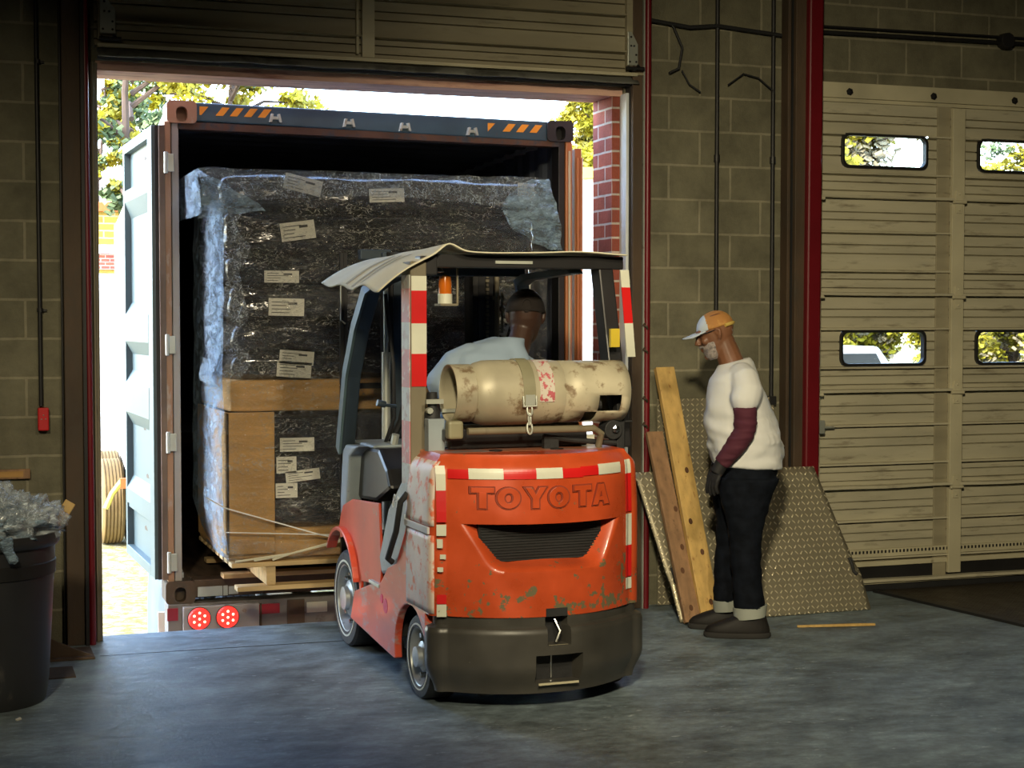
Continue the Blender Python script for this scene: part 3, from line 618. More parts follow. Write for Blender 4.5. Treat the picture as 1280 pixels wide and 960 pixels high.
# ------- container: frame square to the dock, body running off at a slight angle
CS = .073
FY = .62
def cx(x, y): return x+CS*(y-FY)
CT = empty('shipping_container', (2.4, FY, .06), label='open shipping container backed up to the dock', cat='shipping container')
def cas(x0, x1, z0, z1, name='corner_casting', m=m_post):
    b = MB(); q = rrect(x0, x1, z0, z1, .025, 4); hx, hz = (x0+x1)/2, (z0+z1)/2
    i = rrect(hx-.032, hx+.032, hz-.055, hz+.03, .03, 4)
    A = [[(u, y, v) for u, v in P] for P, y in ((q, FY+.16), (q, FY-.02), (i, FY-.02), (i, FY+.05))]
    b.rings(A, caps=False); n = len(q)
    b.b.faces.new([b.b.verts.new(Vector((u, FY+.05, v))) for u, v in i])
    b.b.faces.new([b.b.verts.new(Vector((u, FY+.16, v))) for u, v in q])
    b.build(name, m, CT, smooth=True)
cas(1.178, 1.345, 2.775, 2.90); cas(3.455, 3.625, 2.755, 2.88, m=m_dark)
cas(1.150, 1.315, .06, .19, m=m_rust); cas(3.455, 3.62, .06, .19, m=m_rust)
MB().prism([(1.34, 2.79), (1.34, 2.895), (3.46, 2.875), (3.46, 2.755)], FY-.005, FY+.12, 'y').build('header_beam', m_navy, CT, bevel=.008)
MB().prism([(1.24, 2.745), (1.24, 2.785), (3.54, 2.765), (3.54, 2.725)], FY+.0, FY+.09, 'y').build('header_lip', mat('rust_streak', (.12, .06, .035), .8, col2=(.04, .05, .06), amt=.5, scale=12, var=.3), CT)
b = MB()
for k in range(5):
    x = 1.372+k*.080; w_ = .042
    P = [(x, 2.825), (x+w_, 2.825), (x+w_+.038, 2.873), (x+.038, 2.873)] if k else [(x-.01, 2.825), (x+.0, 2.825), (x+.04, 2.873), (x-.01, 2.873)]
    if k < 5: b.prism(P, FY-.009, FY-.005, 'y')
for k in range(4):
    x = 3.085+k*.086
    P = [(x, 2.803), (x+.045, 2.803), (x+.083, 2.850), (x+.038, 2.850)] if k else [(x-.008, 2.800), (x+.038, 2.850), (x-.008, 2.850)]
    b.prism(P, FY-.009, FY-.005, 'y')
b.build('hazard_stripes', m_hazo, CT)
for x, z in ((1.790, 2.825), (2.22, 2.815), (2.557, 2.805), (2.973, 2.795)):
    MB().prism([(x-.035, z-.025), (x-.022, z-.025), (x-.012, z+.02), (x-.024, z+.022)], FY-.04, FY-.006, 'y').prism([(x+.035, z-.025), (x+.022, z-.025), (x+.012, z+.02), (x+.024, z+.022)], FY-.04, FY-.006, 'y').box(x-.02, x+.02, FY-.02, FY-.006, z-.008, z+.008).build('cam_keeper', m_galv, CT)
MB().box(1.165, 1.200, FY-.01, FY+.08, .18, 2.78).build('corner_post', m_post, CT, bevel=.004)
MB().box(1.205, 1.245, FY+.0, FY+.12, .18, 2.78).build('inner_post', mat('grey_brown_post', (.34, .32, .30), .5, col2=(.35, .33, .3), amt=.6, scale=10, stretch=(1, 1, .3)), CT, bevel=.004)
MB().box(3.535, 3.575, FY+.0, FY+.12, .18, 2.76).build('inner_post', m_dark, CT, bevel=.004)
MB().box(3.578, 3.622, FY-.01, FY+.10, .18, 2.76).build('corner_post', m_postr, CT, bevel=.008)
MB().box(3.594, 3.606, FY-.02, FY-.01, .18, 2.70).build('post_bead', m_header, CT)
for z in (2.55, 1.53, .98, .30): MB().box(1.16, 1.215, FY-.035, FY-.01, z-.05, z+.05).cyl((1.170, FY-.03, z-.06), (1.170, FY-.03, z+.06), .012, 10).build('hinge_lug', m_galv, CT, bevel=.003)
# corrugated shell
def corr(b, fn, n, ny):
    b.grid(n, ny, fn)
LEN = 12.2
b = MB(); nseg = 300
def wv(t): 
    q = (t*1.0) % .28; return 0 if q < .09 else (q-.09)/.05 if q < .14 else 1 if q < .23 else (.28-q)/.05
b.grid(nseg, 2, lambda u, v: (cx(1.185+.03*wv(u*LEN), FY+.1+u*LEN), FY+.1+u*LEN, .2+v*2.62)); b.build('side_wall', m_cont, CT, solid=.004)
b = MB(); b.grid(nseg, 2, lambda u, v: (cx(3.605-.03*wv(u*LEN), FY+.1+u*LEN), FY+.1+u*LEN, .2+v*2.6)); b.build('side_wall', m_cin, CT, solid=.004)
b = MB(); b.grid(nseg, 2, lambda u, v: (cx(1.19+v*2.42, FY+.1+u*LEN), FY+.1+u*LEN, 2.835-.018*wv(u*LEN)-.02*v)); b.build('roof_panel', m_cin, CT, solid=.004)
MB().box(cx(1.185, 12.8), cx(3.605, 12.8), 12.75, 12.85, .1, 2.85).build('end_wall', m_cin, CT)
b = MB()
for x0, x1, z0, z1 in ((1.18, 1.26, .08, .22), (3.54, 3.62, .08, .22), (1.18, 1.24, 2.80, 2.87), (3.55, 3.61, 2.78, 2.85)):
    b.rings([[(cx(x, y), y, z) for x, z in ((x0, z0), (x1, z0), (x1, z1), (x0, z1))] for y in (FY+.1, 12.8)])
b.build('long_rail', m_cont, CT)
b = MB(); b.rings([[(cx(x, y), y, z) for x, z in ((1.22, .10), (3.58, .10), (3.58, .19), (1.22, .19))] for y in (FY+.13, 12.75)]); b.build('plank_floor', m_cfloor, CT)
MB().box(1.31, 3.46, FY-.01, FY+.13, .09, .19).build('sill_beam', m_rust, CT, bevel=.005)
MB().box(1.33, 1.47, FY-.018, FY-.01, .095, .15).box(1.475, 1.50, FY-.018, FY-.01, .095, .15).box(1.505, 1.56, FY-.018, FY-.01, .10, .145).build('sill_plate', m_galv, CT)
# left leaf folded back: inside face seen
hx, hy = 1.125, FY+.02; ex, ey = 1.086, 1.78
def LP(u, d, z): # u along the leaf 0..1, d out of its seen face
    dx, dy = ex-hx, ey-hy; L_ = sqrt(dx*dx+dy*dy); nx, ny = -dy/L_, dx/L_
    return (hx+dx*u+nx*d, hy+dy*u+ny*d, z)
def ztop(u): return 2.755
lf = MB()
def lbox(b, u0, u1, d0, d1, z0, z1):
    vs = [b.b.verts.new(Vector(LP(u, d, z))) for u, d, z in ((u0,d0,z0),(u1,d0,z0),(u1,d1,z0),(u0,d1,z0),(u0,d0,z1),(u1,d0,z1),(u1,d1,z1),(u0,d1,z1))]
    for f in ((3,2,1,0),(4,5,6,7),(0,1,5,4),(1,2,6,5),(2,3,7,6),(3,0,4,7)): b.b.faces.new([vs[i] for i in f])
DR = MB(); lbox(DR, 0, .13, -.02, .03, .20, 2.76); lbox(DR, .95, 1, -.02, .03, .20, 2.76); lbox(DR, .13, .95, -.02, .03, .20, .26); lbox(DR, .13, .95, -.02, .03, 2.70, 2.76)
lbox(DR, .13, .95, -.02, .02, .50, .53); lbox(DR, .13, .95, -.02, .02, 2.44, 2.47)
leafo = DR.build('door_leaf', m_leaf, CT, bevel=.003)
zp = [(.26, -.012), (.50, -.012), (.53, .028), (.62, .028), (.70, -.012), (1.02, -.012), (1.10, .03), (1.28, .03), (1.36, -.012), (1.46, -.012), (1.54, .03), (1.70, .03), (1.78, -.012), (2.30, -.012), (2.40, .026), (2.47, .026), (2.48, -.012), (2.70, -.012)]
b = MB(); b.grid(2, len(zp), lambda u, v: LP(.13+.82*u, zp[int(round(v*(len(zp)-1)))][1], zp[int(round(v*(len(zp)-1)))][0])); b.build('corrugated_panel', m_leaf, leafo, solid=.003)
b = MB(); lbox(b, -.01, .0, -.012, .012, .2, 2.76); b.build('door_seal', m_black, leafo)
b = MB(); lbox(b, -.03, -.01, -.040, -.008, .2, 2.76); b.build('seal_strip', mat('brown_strip', (.16, .11, .08), .6, var=.3), leafo)
b = MB()
for z in (2.62, 2.58, 1.60, 1.59, 1.02, .74, .66, .42, .31):
    u = random.uniform(.25, .75); 
    vs = [b.b.verts.new(Vector(LP(u+du, .001-.012, z+dz))) for du, dz in ((-.05, -.008), (.04, -.012), (.05, .006), (0, .018))]; b.b.faces.new(vs)
b.build('rust_patch', m_rust, leafo, solid=.002)
# right leaf edge
MB().prism([(3.640, .62), (3.685, .62), (3.93, 1.78), (3.885, 1.78)], .2, 2.72, 'z').build('door_leaf', m_postr, CT, bevel=.004)
b = MB()
for x in (3.655, 3.675): b.cyl((x, FY-.02, .25), (x, FY-.02, 2.66), .011, 10)
b.build('lock_rod', m_postr, CT, smooth=True)
# chassis under the container
CH = empty('container_chassis', (2.4, FY, -1.12), label='trailer chassis under the container with lit round tail lights', cat='trailer')
b = MB()
for x in (1.9, 2.8): b.rings([[(cx(xx, y), y, z) for xx, z in ((x, -.30), (x+.12, -.30), (x+.12, .05), (x, .05))] for y in (FY, 10.2)])
b.box(1.16, 3.60, FY-.03, FY+.12, -.14, .06); b.build('frame', mat('grey_chassis', (.18, .17, .16), .6, col2=(.09, .06, .05), amt=.55, scale=8, var=.2), CH, bevel=.004)
MB().box(1.24, 1.67, FY-.075, FY-.03, -.12, .048).build('light_panel', mat('silver_light_panel', (.34, .32, .31), .45, metal=.3, col2=(.2, .12, .08), amt=.6, scale=14), CH, bevel=.004)
for x in (1.327, 1.487):
    l = MB().lathe([(.062, 0), (.062, .012), (.055, .02), (.0, .024)], (x, FY-.075, -.018), (0, -1, 0), 28).build('tail_light', m_taillit, CH, smooth=True)
    b = MB()
    for k in range(7):
        r_ = 0 if k == 6 else .034; b.sphere((x+r_*cos(k*pi/3+.5), FY-.098, -.018+r_*sin(k*pi/3+.5)), .007, 8, 6)
    b.build('led', m_led, l, smooth=True)
    MB().lathe([(.066, 0), (.066, .010), (.062, .010)], (x, FY-.076, -.018), (0, -1, 0), 28).build('bezel', m_dark, l)
MB().box(1.155, 1.215, FY-.04, FY-.03, -.03, .04).box(1.655, 1.795, FY-.04, FY-.03, -.022, .035).build('red_marker', mat('dull_red_reflector', (.28, .012, .02), .35), CH)
MB().box(1.955, 2.075, FY-.04, FY-.03, -.03, .03).build('white_marker', m_tapew, CH)
MB().box(1.68, 1.69, FY-.045, FY-.03, -.13, .04).box(1.84, 1.94, FY-.042, FY-.03, -.12, .05).build('bracket', m_rust, CH)
def tyre(b, c, r, w_, ax=(1, 0, 0), seg=40, grooves=4):
    prof = [(r*.55, -w_/2), (r*.8, -w_/2-.004), (r*.95, -w_/2), (r, -w_/2+.03)]
    for k in range(grooves):
        h = -w_/2+.03+(w_-.06)*(k+.5)/grooves; g_ = .008; prof += [(r, h-g_), (r-.014, h-g_*.8), (r-.014, h+g_*.8), (r, h+g_)]
    prof += [(r, w_/2-.03), (r*.95, w_/2), (r*.8, w_/2+.004), (r*.55, w_/2)]
    b.lathe(prof, c, ax, seg)
for y in (2.35, 3.65):
    for x in (1.36, 1.68, 3.25, 3.57):
        b = MB(); tyre(b, (cx(x, y), y, -.61), .51, .26); wt = b.build('wheel', mat('blue_lit_tyre', (.07, .10, .13), .6, var=.2), CH, smooth=True)  # tyre colour carries the blue daylight falling on it
MB().box(1.24, 1.62, 1.70, 1.72, -.9, -.18).build('mud_flap', m_wallw, CH)
TR = empty('truck_tractor', (2.6, 11.4, -1.12), label='dusty truck wheels and mudguard arm beside the far end of the container', cat='truck')
for y in (11.9, 13.2):
    for x in (1.90, 4.0, 3.70, 2.22):
        b = MB(); tyre(b, (x+.073*(y-11.9), y, -.585), .53, .27, grooves=5); b.build('wheel', m_tyre, TR, smooth=True)
MB().box(2.35, 3.55, 10.9, 16.5, -.35, -.12).build('frame', m_dark, TR)
MB().box(1.9, 4.1, 14.6, 16.8, -.4, 2.3).build('cab', m_wallw, TR, bevel=.06)
MB().tube([(1.97, 11.2, -.28), (1.86, 11.2, -.42), (1.78, 11.2, -.60)], .035, 8).build('mudguard_arm', m_roofy, TR)
MB().box(1.95, 2.04, 11.14, 11.24, -.36, -.24).build('red_lamp', m_roofo, TR)

# ================================================================== LOAD ON FORKS
LY = .06
PL = empty('wooden_pallet', (2.35, .7, .20), label='pale wooden pallet lifted on the forks under the wrapped load', cat='pallet')
b = MB(); b.box(1.43, 3.2, LY-.02, LY+.09, .335, .36); b.build('deck_board', m_pallet, PL, bevel=.003)
for k in range(1, 8): MB().box(1.43, 3.2, LY-.02+k*.155, LY+.08+k*.155, .337, .36).build('deck_board', m_pallet, PL, bevel=.003)
for x in (1.62, 2.28, 3.08): MB().box(x, x+.05, LY-.01, LY+1.15, .232, .336).build('stringer', m_pallet, PL, bevel=.003)
for k in (0, 3, 7): MB().box(1.46, 3.2, LY-.02+k*.155, LY+.08+k*.155, .205, .231).build('bottom_board', m_pallet, PL, bevel=.003)
ST = empty('wrapped_load', (2.35, .6, .362), label='tall shrink-wrapped stack of black bagged goods and cardboard on the pallet', cat='wrapped goods')
def bundle(x0, x1, z0, z1, y0=LY+.05, y1=LY+1.1, m=m_bundle, name='bundle', seed=0, rr=.06, amp=.018):
    hx_, hy_, hz_ = (x1-x0)/2, (y1-y0)/2, (z1-z0)/2; c = Vector(((x0+x1)/2, (y0+y1)/2, (z0+z1)/2)); b = bmesh.new()
    bmesh.ops.create_cube(b, size=2); bmesh.ops.subdivide_edges(b, edges=b.edges, cuts=22, use_grid_fill=True)
    r_ = min(rr, hz_*.95)
    for v in b.verts:
        p = Vector((v.co.x*hx_, v.co.y*hy_, v.co.z*hz_)); q = Vector((max(-hx_+r_, min(hx_-r_, p.x)), max(-hy_+r_, min(hy_-r_, p.y)), max(-hz_+r_, min(hz_-r_, p.z))))
        d = p-q
        if d.length > 1e-6: p = q+d.normalized()*r_
        w_ = p+c; n_ = noise.noise(Vector((w_.x*5, w_.y*5, w_.z*9+seed)))+.5*noise.noise(Vector((w_.x*14, w_.y*14, w_.z*22+seed)))
        v.co = w_+(d.normalized() if d.length > 1e-6 else Vector())*n_*amp
    mb = MB(); mb.b.free(); mb.b = b
    return mb.build(name, m, ST, smooth=True, auto=False)
LAY = [(1.40, 3.20, 2.262, 2.46), (1.42, 3.20, 2.03, 2.262), (1.43, 3.18, 1.86, 2.03), (1.44, 3.19, 1.665, 1.86), (1.455, 3.18, 1.49, 1.665), (1.45, 3.19, 1.345, 1.49)]
for i, (a, c, z0, z1) in enumerate(LAY): bundle(a, c, z0+.004, z1-.002, seed=i*3.7)
bundle(1.44, 3.18, 1.17, 1.345, m=m_card, name='cardboard_wrap', rr=.015, amp=.004)
for i, (z0, z1) in enumerate(((.95, 1.17), (.73, .95), (.53, .73))): bundle(1.50, 3.16, z0, z1, seed=20+i*2)
MB().box(1.41, 1.675, LY+.025, LY+.05, .40, 1.17).box(1.41, 1.43, LY+.025, LY+1.05, .40, 1.17).build('corner_cardboard', m_card, ST, bevel=.004)
bundle(1.42, 3.16, .366, .53, m=m_card, name='cardboard_tray', rr=.02, amp=.004)
# labels
def label(x, z, w_, h, ang, y=LY+.028):
    M = Matrix.Translation((x, y, z)) @ Matrix.Rotation(ang, 4, 'Y')
    l = MB().box(-w_/2, w_/2, 0, .002, -h/2, h/2, M).build('paper_label', m_label, ST)
    b = MB()
    for k in range(4):
        q = -h*.32+k*h*.2; x0 = -w_*.42; x1 = x0+w_*random.uniform(.25, .7)
        b.box(x0, x1, -.001, 0, q-h*.02, q+h*.025, M)
    b.box(w_*.05, w_*.3, -.001, 0, h*.14, h*.28, M)
    b.build('printing', m_ink, l)
LB = [(1.84, 2.405, .21, .085, .22), (1.81, 2.155, .19, .10, -.14), (2.31, 2.36, .2, .075, -.05), (3.13, 2.40, .10, .10, .02), (1.72, 1.905, .19, .065, 0.), (1.745, 1.74, .195, .095, .02), (1.80, 1.465, .19, .075, .08), (1.785, 1.40, .19, .085, .07), (1.80, .99, .19, .075, .0), (1.74, .88, .11, .09, 0.), (1.83, .82, .19, .06, -.1), (1.74, .74, .12, .08, .0), (2.92, 1.85, .09, .16, 0.), (3.11, 1.82, .09, .14, .05), (2.99, 1.63, .07, .10, .3)]
for a in LB: label(*a)
# film around the stack
def wsheet(name, m, fn, nu=60, nv=90, amp=.012, fr=9, solid=0):
    b = MB()
    def g(u, v):
        p = Vector(fn(u, v)); n_ = noise.noise(p*fr)+.6*noise.noise(p*fr*2.6); k = noise.noise(p*fr+Vector((9, 3, 1)))
        return p+Vector((k*amp*.5, n_*amp, k*amp*.4))
    b.grid(nu, nv, g); return b.build(name, m, ST, smooth=True, auto=False)
wsheet('stretch_wrap', m_wrap, lambda u, v: (1.385+u*1.86, LY+.005+.02*sin(v*25)*.3, .37+v*2.08), 110, 120)
def lside(u, v):
    z = .37+v*1.95; bow = 0.0
    x = 1.405-.02*(1-v); y = LY+.01+u*1.1
    if v < .12: x += .06*(1-v/.12)*(.6+u*.5)
    return (x-.02*sin(u*pi), y, z)
wsheet('side_film', m_milky, lside, 40, 100, amp=.015)
wsheet('side_film', m_milky, lambda u, v: (1.40-.05*v+.0*u-.07*sin(pi*v)*(1-v), LY+.0+u*.5, 1.30+v*.16), 24, 24, amp=.03)
wsheet('silver_fold', m_flap, lambda u, v: (1.395+u*(.11+.03*sin(v*19))-.012*cos(v*28), LY-.005-.02*abs(sin(v*12.5)), 1.36+v*.90), 30, 90, amp=.018, fr=12)
# top cover with draped corners
wsheet('top_film', m_flap, lambda u, v: (1.27+u*1.98, LY+.0+v*1.1, 2.475+.01*sin(u*30)), 90, 30, amp=.014)
wsheet('top_film', m_flap, lambda u, v: (1.27+u*1.98, LY-.012, 2.478-v*.20*(1-.35*sin(pi*u))), 100, 24, amp=.014)
wsheet('corner_flap', m_milky, lambda u, v: (1.27+.02*v-.03*u*v, LY+.01+u*.9, 2.475-v*.24), 40, 24, amp=.03)
wsheet('corner_flap', m_milky, lambda u, v: (1.27+u*.36*v, LY-.02-.05*sin(v*pi), 2.47-v*.26+u*v*.05), 40, 40, amp=.03, fr=12)
wsheet('corner_flap', m_milky, lambda u, v: (3.245-.0*v-u*(.10+.25*sin(v*pi))+.09*v, LY-.03-.05*sin(v*pi), 2.47-v*.40), 44, 50, amp=.03, fr=11)
wsheet('corner_flap', m_milky, lambda u, v: (3.25-u*.03+.07*v, LY-.02+u*.06-.02*sin(v*6), 2.47-v*.40), 12, 50, amp=.02, fr=11)
wsheet('base_film', m_wrap, lambda u, v: (1.395+u*.95, LY-.01-.01*v, .37+v*.13*(1-u)+.02*u), 60, 20, amp=.012, fr=14)
MB().tube([(1.30, LY+.0, .72), (1.40, LY-.01, .66), (1.9, LY-.02, .50), (2.02, LY-.02, .47)], .004, 6).tube([(1.40, LY-.015, .53), (2.02, LY-.02, .49)], .003, 6).build('film_rope', m_wallw, ST)
b = MB(); [b.tube([(1.45+.1*k, LY-.02, .37+.0*k), (1.75, LY-.025, .40), (2.05, LY-.025, .46+.004*k)], .006, 6) for k in range(3)]; b.build('twisted_film', m_sheet, ST, smooth=True)

# ================================================================== FORKLIFT (own axes: x across, y forward, z up)
FK = empty('forklift', (1.93, -1.80, 0), radians(1.5), label='orange and black forklift with its back to the camera', cat='forklift')
def part(b, name, m, parent=FK, **kw): return b.build(name, m, parent, world=False, **kw)
XC = .492
def outline(n=120, xl=0., xr=.985, yf=.13, yc=-.235, bow=.17, rc=.06, ns=16):
    P = []
    for k in range(ns): P.append((xl, yf+(yc+rc-yf)*k/ns))
    for k in range(7):
        a = pi-pi/2*k/6; P.append((xl+rc+rc*cos(a), yc+rc-rc*sin(a)*.9-.0))
    for k in range(1, n):
        x = xl+rc+(xr-xl-2*rc)*k/n; P.append((x, None))
    for k in range(7):
        a = 0+pi/2*(1-k/6); P.append((xr-rc+rc*sin(pi/2*k/6), yc+rc-rc*cos(pi/2*k/6)*.9))
    for k in range(1, ns+1): P.append((xr, yc+rc+(yf-yc-rc)*k/ns))
    y0 = yc+.1*rc; h = (xr-xl)/2-rc; out = []
    for x, y in P:
        if y is None:
            t = (x-(xl+xr)/2)/h; y = y0-bow*(1-abs(t)**2.2)
        out.append((x, y))
    return out
def rear_y(x): # of the red body at full size
    h = .985/2-.06; t = (x-.4925)/h; return -.235+.006-.17*(1-min(1, abs(t))**2.2)
def shell(name, m, zs, inset, depth, ol=None, **kw):
    ol = ol or outline(); n = len(ol); b = MB()
    def pt(i, z):
        x, y = ol[i]; a = ol[max(i-1, 0)]; c = ol[min(i+1, n-1)]; tx, ty = c[0]-a[0], c[1]-a[1]; L_ = sqrt(tx*tx+ty*ty) or 1; nx, ny = -ty/L_, tx/L_  # inward
        d = inset(z)+(depth(x, z) if y < -.2 else 0)
        return (x+nx*d, y+ny*d, z)
    cols = [[b.b.verts.new(Vector(pt(i, z))) for z in zs] for i in range(n)]
    for i in range(n-1):
        for j in range(len(zs)-1): b.b.faces.new((cols[i][j], cols[i+1][j], cols[i+1][j+1], cols[i][j+1]))
    b.b.faces.new([c[0] for c in cols]); b.b.faces.new([c[-1] for c in cols][::-1])
    b.b.faces.new([cols[0][j] for j in range(len(zs))]+[cols[-1][j] for j in range(len(zs)-1, -1, -1)])
    return part(b, name, m, smooth=True, **kw)
def sstep(a, b_, x): t = max(0, min(1, (x-a)/(b_-a))); return t*t*(3-2*t)
# upper orange body (counterweight)
def ins_u(z):
    r = .050*sstep(1.0, 1.10, z)**2+.012*sstep(.82, 1.08, z)
    return r
def dep_u(x, z):
    # opening: flared trapezoid, overhung by the upper panel
    if z > .803 or z < .60: return 0
    f = (z-.625)/(.80-.625)
    xl = .245-.10*f; xr = .725+.09*f
    e = sstep(xl-.03, xl+.06, x)*(1-sstep(xr-.06, xr+.03, x))
    v = sstep(.60, .655, z)
    return .15*e*v
zs = [.405, .412]+[.42+.01*k for k in range(38)]+[.795, .803, .8035, .806, .812]+[.82+.01*k for k in range(27)]+[1.09, 1.095]
cwt = shell('counterweight', m_orange, zs, ins_u, dep_u)
# chipped lower band sits in the same casting: separate skin just over it
sk = outline(); 
part(MB().box(.19, .76, -.285, -.26, .63, .80), 'radiator_grille', m_dark)
b = MB(); [b.box(.20, .75, -.289, -.285, .635+k*.012, .640+k*.012) for k in range(13)]; part(b, 'grille_slats', m_black)
zs2 = [.41+.008*k for k in range(21)]
# black ballast
olb = outline(xl=-.012, xr=1.0, yf=-.165, yc=-.262, bow=.175, rc=.07)
def ins_b(z): return .045*(1-sstep(.07, .20, z))+.030*sstep(.358, .368, z)+.006*sstep(.335, .357, z)-.002
def dep_b(x, z):
    d = 0
    if .405 < x < .612 and .125 < z < .245: d = .09
    if .452 < x < .556 and z > .285: d = .09
    return d
zb = [.075, .085, .1, .115, .124, .1251]+[.13+.01*k for k in range(11)]+[.2449, .2451, .26, .275, .2849, .2851]+[.30, .31, .32, .33, .336, .342, .348, .354, .358, .361, .364, .368, .38, .395, .41]
shell('ballast', m_ballast, zb, ins_b, dep_b, ol=olb)
part(MB().box(.405, .612, -.345, -.33, .125, .245).box(.452, .556, -.345, -.33, .285, .43), 'tow_slot', m_black)
b = MB()
b.cyl((.50, -.345, .13), (.50, -.345, .24), .005, 8)
b.tube([(.50, -.37, .40), (.52, -.40, .34), (.50, -.40, .295)], .008, 8)
part(b, 'tow_pin', m_chrome, smooth=True)
part(MB().box(.415, .60, -.418, -.412, .115, .124).box(.46, .55, -.418, -.412, .276, .285), 'slot_lip', m_header)
part(MB().box(.22, .78, -.22, .9, .045, .10), 'underside', m_black)
# notch in the red above the slot
part(MB().box(.455, .553, rear_y(.5)-.004, rear_y(.5)+.02, .405, .440), 'tow_notch', m_black)
# tape
def strip(name, x0, x1, z0, z1, m, n=8, off=.0035, zt=None):
    b = MB()
    def fn(u, v):
        x = x0+(x1-x0)*u; z = z0+(z1-z0)*v
        return (x, rear_y(x)-off-.0+ins_u(z)*1.0, z)
    b.grid(n, 6, fn); return part(b, name, m, solid=.002)
TS = [(.06, .135, 'r'), (.135, .268, 'w'), (.268, .405, 'r'), (.405, .525, 'w'), (.525, .625, 'r')]
for a, c, k in TS: strip('reflective_tape', a+.01, c+.01, .995, 1.035 if k == 'r' else 1.040, m_tapew if k == 'w' else m_taper)
strip('reflective_tape', .625, .72, 1.0, 1.04, m_taper); strip('reflective_tape', .72, .86, 1.0, 1.045, m_tapew)
def vtape(x0, x1, y, segs, yy=None):
    for z0, z1, k in segs:
        b = MB(); b.grid(3, 4, lambda u, v: (x0+(x1-x0)*u, (rear_y(max(.075, min(.91, x0+(x1-x0)*u))) if True else y)-.006+ins_u(z0+(z1-z0)*v)+(.012*(1-u) if x0 < .5 else .012*u), z0+(z1-z0)*v)); part(b, 'reflective_tape', m_tapew if k == 'w' else m_taper, solid=.002)
vtape(.018, .058, 0, [(.945, 1.05, 'w'), (.81, .945, 'r'), (.752, .80, 'w'), (.46, .50, 'r'), (.405, .458, 'w')])
vtape(.895, .932, 0, [(.99, 1.05, 'w'), (.82, .99, 'r'), (.67, .81, 'w'), (.53, .67, 'r'), (.475, .525, 'w')])
# raised lettering
def pieces():
    T = [[(0, .76), (.8, .76), (.8, 1), (0, 1)], [(.27, 0), (.53, 0), (.53, .77), (.27, .77)]]
    Y = [[(0, 1), (.32, .40), (.50, .46), (.27, 1)], [(.84, 1), (.57, 1), (.34, .46), (.52, .40)], [(.29, 0), (.55, 0), (.55, .47), (.29, .47)]]
    A = [[(0, 0), (.25, 0), (.50, 1), (.28, 1)], [(.84, 0), (.59, 0), (.34, 1), (.56, 1)], [(.2, .20), (.64, .20), (.60, .38), (.24, .38)]]
    return [T, 'O', Y, 'O', T, A]
def letter_mesh(pcs, x, z, sx, sz, off, g):
    b = MB()
    def mp(p, o): X = x+p[0]*sx; return Vector((X, rear_y(X)-o, z+p[1]*sz))
    if pcs == 'O':
        N_ = 32; ov = lambda rx_, rz_: [(.42+rx_*cos(2*pi*k/N_), .5+rz_*sin(2*pi*k/N_)) for k in range(N_)]
        P, H = ov(.43+g, .5+g), ov(.17-g, .25-g)
        b.rings([[mp(p, off) for p in P], [mp(p, off) for p in H], [mp(p, -.01) for p in H], [mp(p, -.01) for p in P]], closed=True); return b
    for P in pcs:
        c = Vector((sum(p[0] for p in P)/4, sum(p[1] for p in P)/4)); Q = []
        ar = sum(P[k-1][0]*P[k][1]-P[k][0]*P[k-1][1] for k in range(4)); sg = 1 if ar > 0 else -1
        for i in range(4):
            a_, c_, d_ = Vector(P[i-1]), Vector(P[i]), Vector(P[(i+1) % 4]); e1 = (c_-a_).normalized(); e2 = (d_-c_).normalized()
            n1, n2 = Vector((e1.y, -e1.x))*sg, Vector((e2.y, -e2.x))*sg; m_ = (n1+n2)/(1+n1.dot(n2)); 
            if m_.length > 2: m_ = m_.normalized()*2
            Q.append(tuple(c_+m_*g))
        f = [mp(p, off) for p in Q]; k = [mp(p, -.01) for p in Q]; b.rings([f, k])
    return b
lx = .150; adv = [.100, .113, .105, .118, .098, .10]
for P, aw in zip(pieces(), adv):
    lt = part(letter_mesh(P, lx, .872, .108, .088, .0030, .06), 'letter_outline', m_groove)
    part(letter_mesh(P, lx, .872, .108, .088, .0075, 0), 'raised_letter', m_orange, lt, bevel=.001)
    lx += aw
# top hood
part(MB().prism([(.05, .10), (.13, -.15), (.86, -.15), (.93, .10), (.90, .16), (.08, .16)], 1.075, 1.096, 'z'), 'hood_top', mat('worn_orange_grey', (.45, .16, .08), .35, col2=(.20, .24, .27), amt=.5, scale=5, soft=.2, var=.2, coat=.3), bevel=.008)
part(MB().lathe([(.03, 0), (.03, .004), (.02, .005)], (.33, -.12, 1.0965), (0, 0, 1), 20).lathe([(.03, 0), (.03, .004), (.02, .005)], (.62, -.12, 1.0965), (0, 0, 1), 20), 'lifting_hole', m_dark)
